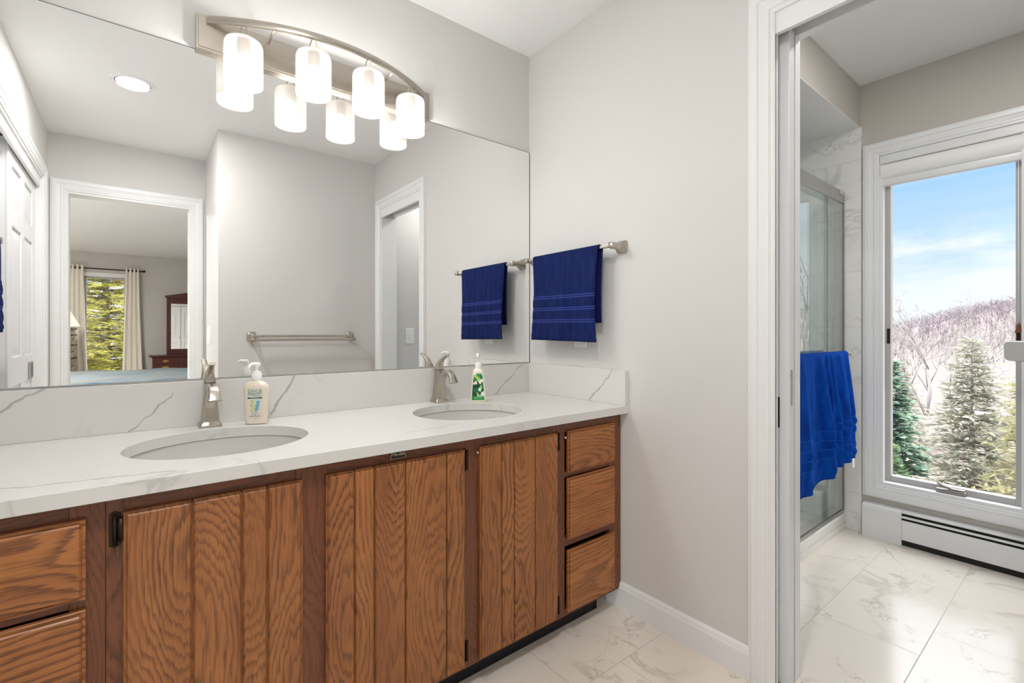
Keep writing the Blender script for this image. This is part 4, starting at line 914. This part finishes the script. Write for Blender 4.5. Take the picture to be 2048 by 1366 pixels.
# dresser with mirror
dr = thing('dresser', (-.5, YB + .22, 0), 'dark cherry dresser with a pedimented mirror, in the mirror', 'dresser'); YD0 = -8.395
bm = NB(); box(bm, -1.275, .30, YB + .003, YD0 - .02, .0, .66, .003); obj('carcass', bm, MAHOG, dr)
bm = NB(); loft(bm, [[(x_, y_, z_) for x_, y_ in ((-1.28 - e_, YB + .003), (.305 + e_, YB + .003), (.305 + e_, YD0 - .018 + e_), (-1.28 - e_, YD0 - .018 + e_))] for e_, z_ in ((0, .645), (.012, .660), (.040, .675), (.045, .678), (.045, .690))], smooth=False); obj('top', bm, MAHOG, dr)
for x0, x1, px in ((-1.25, -.91, -1.095), (-.895, -.16, -.74), (-.145, .275, .06)):
    for k, (z0, z1) in enumerate(((.545, .635), (.435, .535), (.24, .425), (.04, .23))):
        bm = NB(); box(bm, x0, x1, YD0 - .021, YD0 - .006, z0, z1, .004); d_ = obj('drawer', bm, MAHOG, dr)
        bm = NB(); zc = (z0 + z1) / 2
        pl = [(-.05, 0), (-.03, .018), (-.012, .014), (0, .024), (.012, .014), (.03, .018), (.05, 0), (.03, -.012), (.012, -.014), (0, -.024), (-.012, -.014), (-.03, -.012)]
        prism(bm, pl, lambda u, v, a: (px + u, a, zc + v), YD0 - .0065, YD0 - .003); tube(bm, [(px - .03, YD0 - .003, zc + .006), (px - .028, YD0 + .012, zc - .004), (px, YD0 + .016, zc - .010), (px + .028, YD0 + .012, zc - .004), (px + .03, YD0 - .003, zc + .006)], .004, 8)
        obj('pull', bm, BRASS, d_)
MX0, MX1, MYF = -1.075, .12, YD0 - .20
bm = NB()
box(bm, MX0, MX0 + .065, MYF - .04, MYF, .69, 1.70, .006); box(bm, MX1 - .065, MX1, MYF - .04, MYF, .69, 1.70, .006); box(bm, MX0 + .065, MX1 - .065, MYF - .038, MYF - .002, .69, .795, .004); box(bm, MX0 + .065, MX1 - .065, MYF - .038, MYF - .002, 1.60, 1.70, .004)
fm = obj('mirror_frame', bm, MAHOG, dr)
bm = NB(); xm = (MX0 + MX1) / 2; prism(bm, [(MX0 - .03, 1.735), (MX0 - .01, 1.70), (MX1 + .01, 1.70), (MX1 + .03, 1.735), (xm, 1.86)], lambda u, v, a: (u, a, v), MYF - .045, MYF + .02); obj('pediment', bm, MAHOG, fm)
bm = NB(); box(bm, MX0 + .06, MX1 - .06, MYF - .025, MYF - .02, .79, 1.605); obj('mirror_glass', bm, MIRROR, fm)
# white closet doors that the dresser mirror reflects
bm = NB(); door_slab(bm, .40, 1.80, .03, 1, SIX[:2], lambda a, z, t: (-.905 + a, YE - .125 - t, z + .01), stile=.08)
dA = struct('door_4', bm, DOORW, 'white bifold closet door beside the bathroom doorway, seen in the dresser mirror', 'door')
bm = NB(); lathe(bm, (-.53, YE - .165, .93), [(.004, 0), (.015, .008), (.015, .02), (.004, .028)], 12); obj('knob', bm, NICKEL, dA)
bm = NB(); door_slab(bm, .80, 1.80, .03, 2, SIX[:2], lambda a, z, t: (-.495 + a, YE - .125 - t, z + .01), stile=.08)
struct('door_5', bm, DOORW, 'white bifold closet door next along, seen in the dresser mirror', 'door')
bm = NB(); box(bm, -.93, .34, YE - .15, YE - .1205, 1.83, 1.95, .003); struct('trim_4', bm, TRIM, 'white header over the bedroom closet doors', 'closet casing')
# chest of drawers with lamp
ch = thing('chest_of_drawers', (-2.45, -7.8, 0), 'dark cherry tall chest of drawers under the table lamp, in the mirror', 'chest of drawers')
bm = NB(); box(bm, -2.68, -2.245, -8.2, -7.4, 0, 1.13, .004); obj('carcass', bm, MAHOG, ch)
bm = NB(); loft(bm, [[(-2.685 - e_, -8.205 - e_, z_), (-2.24 + e_, -8.205 - e_, z_), (-2.24 + e_, -7.395 + e_, z_), (-2.685 - e_, -7.395 + e_, z_)] for e_, z_ in ((0, 1.12), (.015, 1.135), (.03, 1.145), (.03, 1.16))], smooth=False); obj('top', bm, MAHOG, ch)
GLOSSM = simple('glossy_cherry', srgb(92, 48, 38), .12)
for z0, z1 in ((1.0, 1.10), (.82, .98), (.62, .80), (.40, .60), (.12, .38)):
    bm = NB(); box(bm, -2.246, -2.226, -8.17, -7.43, z0, z1, .006); d_ = obj('drawer', bm, GLOSSM, ch)
    for y_ in (-8.0, -7.6): bm = NB(); tube(bm, [(-2.227, y_, (z0 + z1) / 2), (-2.205, y_, (z0 + z1) / 2), (-2.198, y_, (z0 + z1) / 2)], [.006, .008, .016], 10); obj('knob', bm, BRASS, d_)
lp = thing('table_lamp', (-2.36, -7.75, 1.16), 'table lamp with a white tapered shade on the tall chest, in the mirror', 'table lamp')
bm = NB(); lathe(bm, (-2.36, -7.75, 1.16), [(.06, 0), (.06, .01), (.02, .02), (.03, .04), (.012, .06), (.008, .09)], 18); obj('base', bm, BRASS, lp, smooth=True)
bm = NB(); lathe(bm, (-2.36, -7.75, 1.18), [(.215, 0), (.095, .25), (.092, .25), (.211, .002)], 32, cap=False); obj('shade', bm, simple('linen_shade', srgb(240, 226, 208), .8, Transmission_Weight=0.0, Emission_Color=srgb(255, 236, 214), Emission_Strength=.7), lp, smooth=True)

# added fill lights out of view, brightening the bedroom and shower room
lamp('bedroom_fill_light', 'AREA', (-3.3, -4.6, H - .02), BED_W, (1, .97, .93), .35)
lamp('shower_room_fill_light', 'AREA', (.62, -1.55, H - .012), SHOWER_ROOM_W, (1, .98, .95), .16)
for nm, c in (('recessed_light', (.62, -1.55, H)), ('recessed_light', (-3.3, -4.6, H))):
    t = thing(nm, c, 'added unseen ceiling light in the shower room' if c[0] > 0 else 'added unseen ceiling light in the bedroom', 'ceiling light')
    bm = NB(); lathe(bm, c, [(.12, 0), (.118, -.004), (.095, -.006), (.09, 0)], 32, cap=False); obj('trim_ring', bm, ENAMEL, t)
    bm = NB(); lathe(bm, (c[0], c[1], c[2] - .001), [(.09, 0), (.085, -.003), (.02, -.004)], 32); obj('lens', bm, bpy.data.materials['downlight_lens'], t)

# ================================================================== OUTDOORS
rt = random.Random(11)
def sstep(a, b, x): t = max(0, min(1, (x - a) / (b - a))); return t * t * (3 - 2 * t)
def ground_z(x, y):
    d = max(x - 1.8, -(y + 9.0), -(x + 4.8), y - .2, 0)
    z = -2.2 - 4.6 * sstep(0, 26, d) + .25 * math.sin(x * .31 + y * .17) * sstep(2, 12, d)
    crest = 5.4 + 1.1 * math.sin(y * .09 + 1.0) + .6 * math.sin(y * .23) - 5.5 * sstep(14, 42, y)
    return z + (crest + 6.8) * sstep(62, 155, x) + 9 * sstep(160, 260, x) * .0
GROUND = simple('leaf_litter', srgb(114, 104, 101), .95, noise=.25, nscale=1.2)
bm = NB(); xs = [-60, -30, -12, -4.9, -2, 1.9, 3, 5, 8, 12, 17, 23, 30, 40, 52, 64, 76, 88, 100, 112, 124, 136, 148, 160, 180, 220]; ys = [-140, -110, -90, -75, -62, -52, -44, -36, -30, -25, -20, -15, -12, -9.1, -5, 0.3, 4, 8, 12, 16, 20, 25, 30, 36, 44, 54, 66, 80, 100]
g = [[bm.verts.new((x, y, ground_z(x, y))) for y in ys] for x in xs]
for a, b in zip(g, g[1:]):
    for j in range(len(ys) - 1): bm.faces.new((a[j], b[j], b[j + 1], a[j + 1])).smooth = True
struct('ground', bm, GROUND, 'sloping leaf-strewn ground rising to a wooded hill outside the tall window', 'hillside')
def m_bark(name, c, n=.2): return simple(name, c, .9, noise=n, nscale=6)
BARK_PALE = m_bark('pale_bark', srgb(158, 151, 148)); BARK = m_bark('grey_bark', srgb(132, 122, 115)); TWIGS = m_bark('hazed_mauve_twigs', srgb(128, 115, 121), .12)  # hill haze put into the mauve of the twigs
def m_leaf(name, a, b):
    m, nt, out = newmat(name); tc = nd(nt, 'ShaderNodeTexCoord').outputs['Object']
    n = nd(nt, 'ShaderNodeTexNoise', {'Vector': tc, 'Scale': 1.6, 'Detail': 4.0}).outputs[0]
    c = ramp(nt, n, [(.35, a), (.65, b)])
    d = nd(nt, 'ShaderNodeBsdfDiffuse', {'Color': c}); t = nd(nt, 'ShaderNodeBsdfTranslucent', {'Color': c})
    mx = nd(nt, 'ShaderNodeMixShader', {0: .4, 1: d.outputs[0], 2: t.outputs[0]}); nt.links.new(mx.outputs[0], out.inputs[0]); return m
def raw(name, verts, faces, mat, parent):
    me = bpy.data.meshes.new(name); me.from_pydata(verts, [], faces); me.materials.append(mat)
    o = bpy.data.objects.new(name, me); COL.objects.link(o); o.parent = parent; return o
def spray(V, F, p, d, L, wd):
    """one needle spray: a narrow kinked blade"""
    d = d.normalized(); s_ = d.cross(Vector((rt.uniform(-.5, .5), rt.uniform(-.5, .5), 1))).normalized() * wd
    k = len(V); m_ = p + d * L * .5 + Vector((0, 0, rt.uniform(-.03, .05) * L * 3)); e = p + d * L
    V += [tuple(p), tuple(m_ + s_), tuple(e), tuple(m_ - s_)]; F.append((k, k + 1, k + 2, k + 3))
def conifer(label, x, y, h, r, leaf, seed, n_whorl=34, blade=.34, bw=.05, lean=.0, droop=.25, cat='tree', group=None, per=9, bare=.0, base=None, twigs=6):
    rt.seed(seed); z0 = ground_z(x, y) - .2 if base is None else base
    t = thing('conifer', (x, y, z0), label, cat, group)
    bm = NB(); tube(bm, [(0, 0, 0), (lean * .3, 0, h * .4), (lean * .7, 0, h * .75), (lean, 0, h * .99)], [.03 * h ** .8, .02 * h ** .8, .010 * h ** .8, .005], 7); local(obj('trunk', bm, BARK_PALE, smooth=True), t)
    V, F, bv, bf = [], [], NB(), 0
    for wv in range(n_whorl):
        f = bare + (1 - bare) * (wv + rt.random() * .6) / n_whorl; zc = f * h
        jit = h / n_whorl * .6
        prof = (1 - f) ** .75 * min(1, .55 + 2.2 * (f - bare))
        for b in range(per):
            a = 2 * math.pi * (b + rt.random()) / per + wv; L = max(.12, r * prof * rt.uniform(.6, 1.15))
            p0 = Vector((lean * f, 0, max(.05, min(h * .985, zc + rt.uniform(-jit, jit))))); d = Vector((math.cos(a), math.sin(a), rt.uniform(-.12, .18)))
            tip = p0 + d * L - Vector((0, 0, droop * L * L / max(r, .1)))
            tube(bv, [p0, p0.lerp(tip, .5) + Vector((0, 0, .04 * L)), tip], [.010 + .004 * L, .008, .003], 4)
            for k in range(max(2, int(twigs * L / (blade * 1.1)))):
                s_ = rt.uniform(.12, 1.0); q = p0.lerp(tip, s_) + Vector((0, 0, .04 * L * math.sin(s_ * 3.1)))
                sd2 = Vector((math.cos(a + rt.uniform(-1.2, 1.2)), math.sin(a + rt.uniform(-1.2, 1.2)), rt.uniform(-.35, .35)))
                spray(V, F, q, sd2, blade * rt.uniform(.5, 1.2), bw * rt.uniform(.6, 1.3))
    local(obj('branches', bv, BARK, fix=False), t)['kind'] = 'stuff'
    raw('needles', V, F, leaf, t)['kind'] = 'stuff'; return t
L_SPRUCE = m_leaf('grey_green_needles', srgb(156, 158, 142), srgb(186, 182, 164))  # haze paled into the spruce and blue-green needle colours
L_DARK = m_leaf('blue_green_needles', srgb(124, 150, 138), srgb(168, 188, 160))
L_YEL = m_leaf('yellow_green_needles', srgb(150, 148, 106), srgb(172, 164, 130))
L_PINE = m_leaf('bright_pine_needles', srgb(168, 170, 78), srgb(206, 196, 122))
conifer('pale grey-green spruce standing in the middle of the tall window view', 26.0, 1.75, 7.6, 2.5, L_SPRUCE, 3, 40, .42, .055, per=10)
conifer('dark blue-green pine at the left edge of the tall window view', 22.0, 3.55, 6.2, 1.45, L_DARK, 4, 34, .26, .11, droop=-.1, per=7, twigs=12, bare=.15)
conifer('yellow-green pine at the right edge of the tall window view', 20.0, -.75, 6.6, 2.2, L_YEL, 5, 30, .40, .05, droop=.1, per=9)
conifer('small light green pine low at the left of the tall window view', 18.0, 2.65, 3.0, .95, m_leaf('fresh_green_needles', srgb(92, 122, 86), srgb(122, 142, 108)), 6, 18, .26, .06, per=8, twigs=9)
conifer('yellowish spruce standing behind the pale spruce outside', 36.0, .6, 7.2, 2.6, L_YEL, 8, 30, .5, .06)
conifer('grey-green spruce farther down the slope outside', 40.0, 7.2, 6.0, 2.2, L_SPRUCE, 9, 26, .5, .07)
conifer('grey-green spruce reflected in the shower glass', 30.0, -9.5, 7.0, 2.4, L_SPRUCE, 10, 26, .5, .06)
for k, (x, y, h, r, sd2, lab) in enumerate(((-3.05, -13.4, 6.6, 1.9, 21, 'sunlit yellow-green pine filling the bedroom window, in the mirror'), (-1.1, -14.0, 6.8, 1.9, 22, 'sunlit pine on the dresser side of the bedroom window view'), (-2.2, -17.2, 8.4, 2.8, 23, 'sunlit pine farther back between the two in the bedroom window'))):
    conifer(lab, x, y, h, r, L_PINE, sd2, 60, .17, .020, per=11, droop=.16, twigs=11, base=-2.9)
# bare deciduous trees
def bare_mesh(seed, h=9.0, spread=.75, levels=5):
    rr = random.Random(seed); bm = NB()
    def grow(p, d, L, r, lv):
        mid = p + d * L * .5 + Vector((rr.uniform(-1, 1), rr.uniform(-1, 1), 0)) * L * .05; e = p + d * L
        tube(bm, [p, mid, e], [r, r * .82, r * .66], 5 if lv < 2 else 3)
        if lv >= levels: return
        n = 2 if lv == 0 else rr.choice((2, 3, 3))
        for k in range(n + (1 if lv else 0)):
            q = e if k < 2 else p.lerp(e, rr.uniform(.45, .95))
            nd_ = (d + Vector((rr.uniform(-1, 1), rr.uniform(-1, 1), rr.uniform(-.25, .55))) * spread).normalized()
            grow(q, nd_, L * rr.uniform(.58, .80), r * (.62 if k < 2 else .45), lv + 1)
    grow(Vector((0, 0, 0)), Vector((rr.uniform(-.06, .06), rr.uniform(-.06, .06), 1)).normalized(), h * .36, h * .011, 0)
    me = bpy.data.meshes.new('bare_tree'); bm.to_mesh(me); bm.free(); me.materials.append(BARK_PALE); return me
BM = [bare_mesh(s_) for s_ in (1, 2, 3, 4)]
def bare_tree(x, y, s_, rz, k, label, group=None, sink=.3):
    o = bpy.data.objects.new('bare_tree', BM[k % 4]); COL.objects.link(o); o.location = (x, y, ground_z(x, y) - sink); o.scale = (s_, s_, s_); o.rotation_euler = (0, 0, rz)
    return tag(o, label, 'tree', group)
bare_tree(34, 4.55, 1.12, .4, 0, 'tall pale forked bare tree left of the spruce in the tall window view')
bare_tree(44, 3.2, 1.05, 2.2, 1, 'bare tree with spreading twigs rising behind the pale spruce')
bare_tree(14.5, 4.6, .93, 1.0, 2, 'bare tree whose twigs reach into the left of the sky, tall window view')
bare_tree(14.2, -5.7, .95, .9, 3, 'bare tree reflected in the shower glass')
bare_tree(19, -7.9, 1.05, 2.9, 1, 'bare twiggy tree beside the one reflected in the shower glass')
rt.seed(77)
spots = []
while len(spots) < 44:
    x = rt.uniform(46, 98); y = -1.8 + x * math.tan(R(rt.uniform(-20, 17)))
    if all((x - p) ** 2 + (y - q) ** 2 > 22 for p, q in spots): spots.append((x, y))
for k, (x, y) in enumerate(spots): bare_tree(x, y, rt.uniform(.7, 1.05), rt.uniform(0, 6.3), k, 'pale bare tree among many on the hillside outside the tall window', 'bare trees on the hillside')
# the hill's uncountable leafless woods
V, F = [], []; rt.seed(9)
def sliver(p, e, wd):
    k = len(V); s_ = Vector((rt.uniform(-1, 1), rt.uniform(-1, 1), rt.uniform(-.3, .3))).normalized() * wd
    V.extend([tuple(p - s_), tuple(p + s_), tuple(e)]); F.append((k, k + 1, k + 2))
for k in range(4600):
    x = rt.uniform(100, 165); y = rt.uniform(-75, 62); p = Vector((x, y, ground_z(x, y) - .3)); h = rt.uniform(1.5, 3.2)
    sliver(p, p + Vector((rt.uniform(-.4, .4), rt.uniform(-.4, .4), h)), .10)
    for j in range(9):
        q = p + Vector((0, 0, h * rt.uniform(.25, .9))); a = rt.uniform(0, 6.3); L = rt.uniform(.5, 1.5)
        sliver(q, q + Vector((math.cos(a) * L, math.sin(a) * L, rt.uniform(.2, 1.2))), .05)
me = bpy.data.meshes.new('woods'); me.from_pydata(V, [], F); me.materials.append(TWIGS); o = bpy.data.objects.new('woods', me); COL.objects.link(o)
tag(o, 'hazy mauve leafless woods covering the hill outside the tall window', 'woods', kind='stuff')
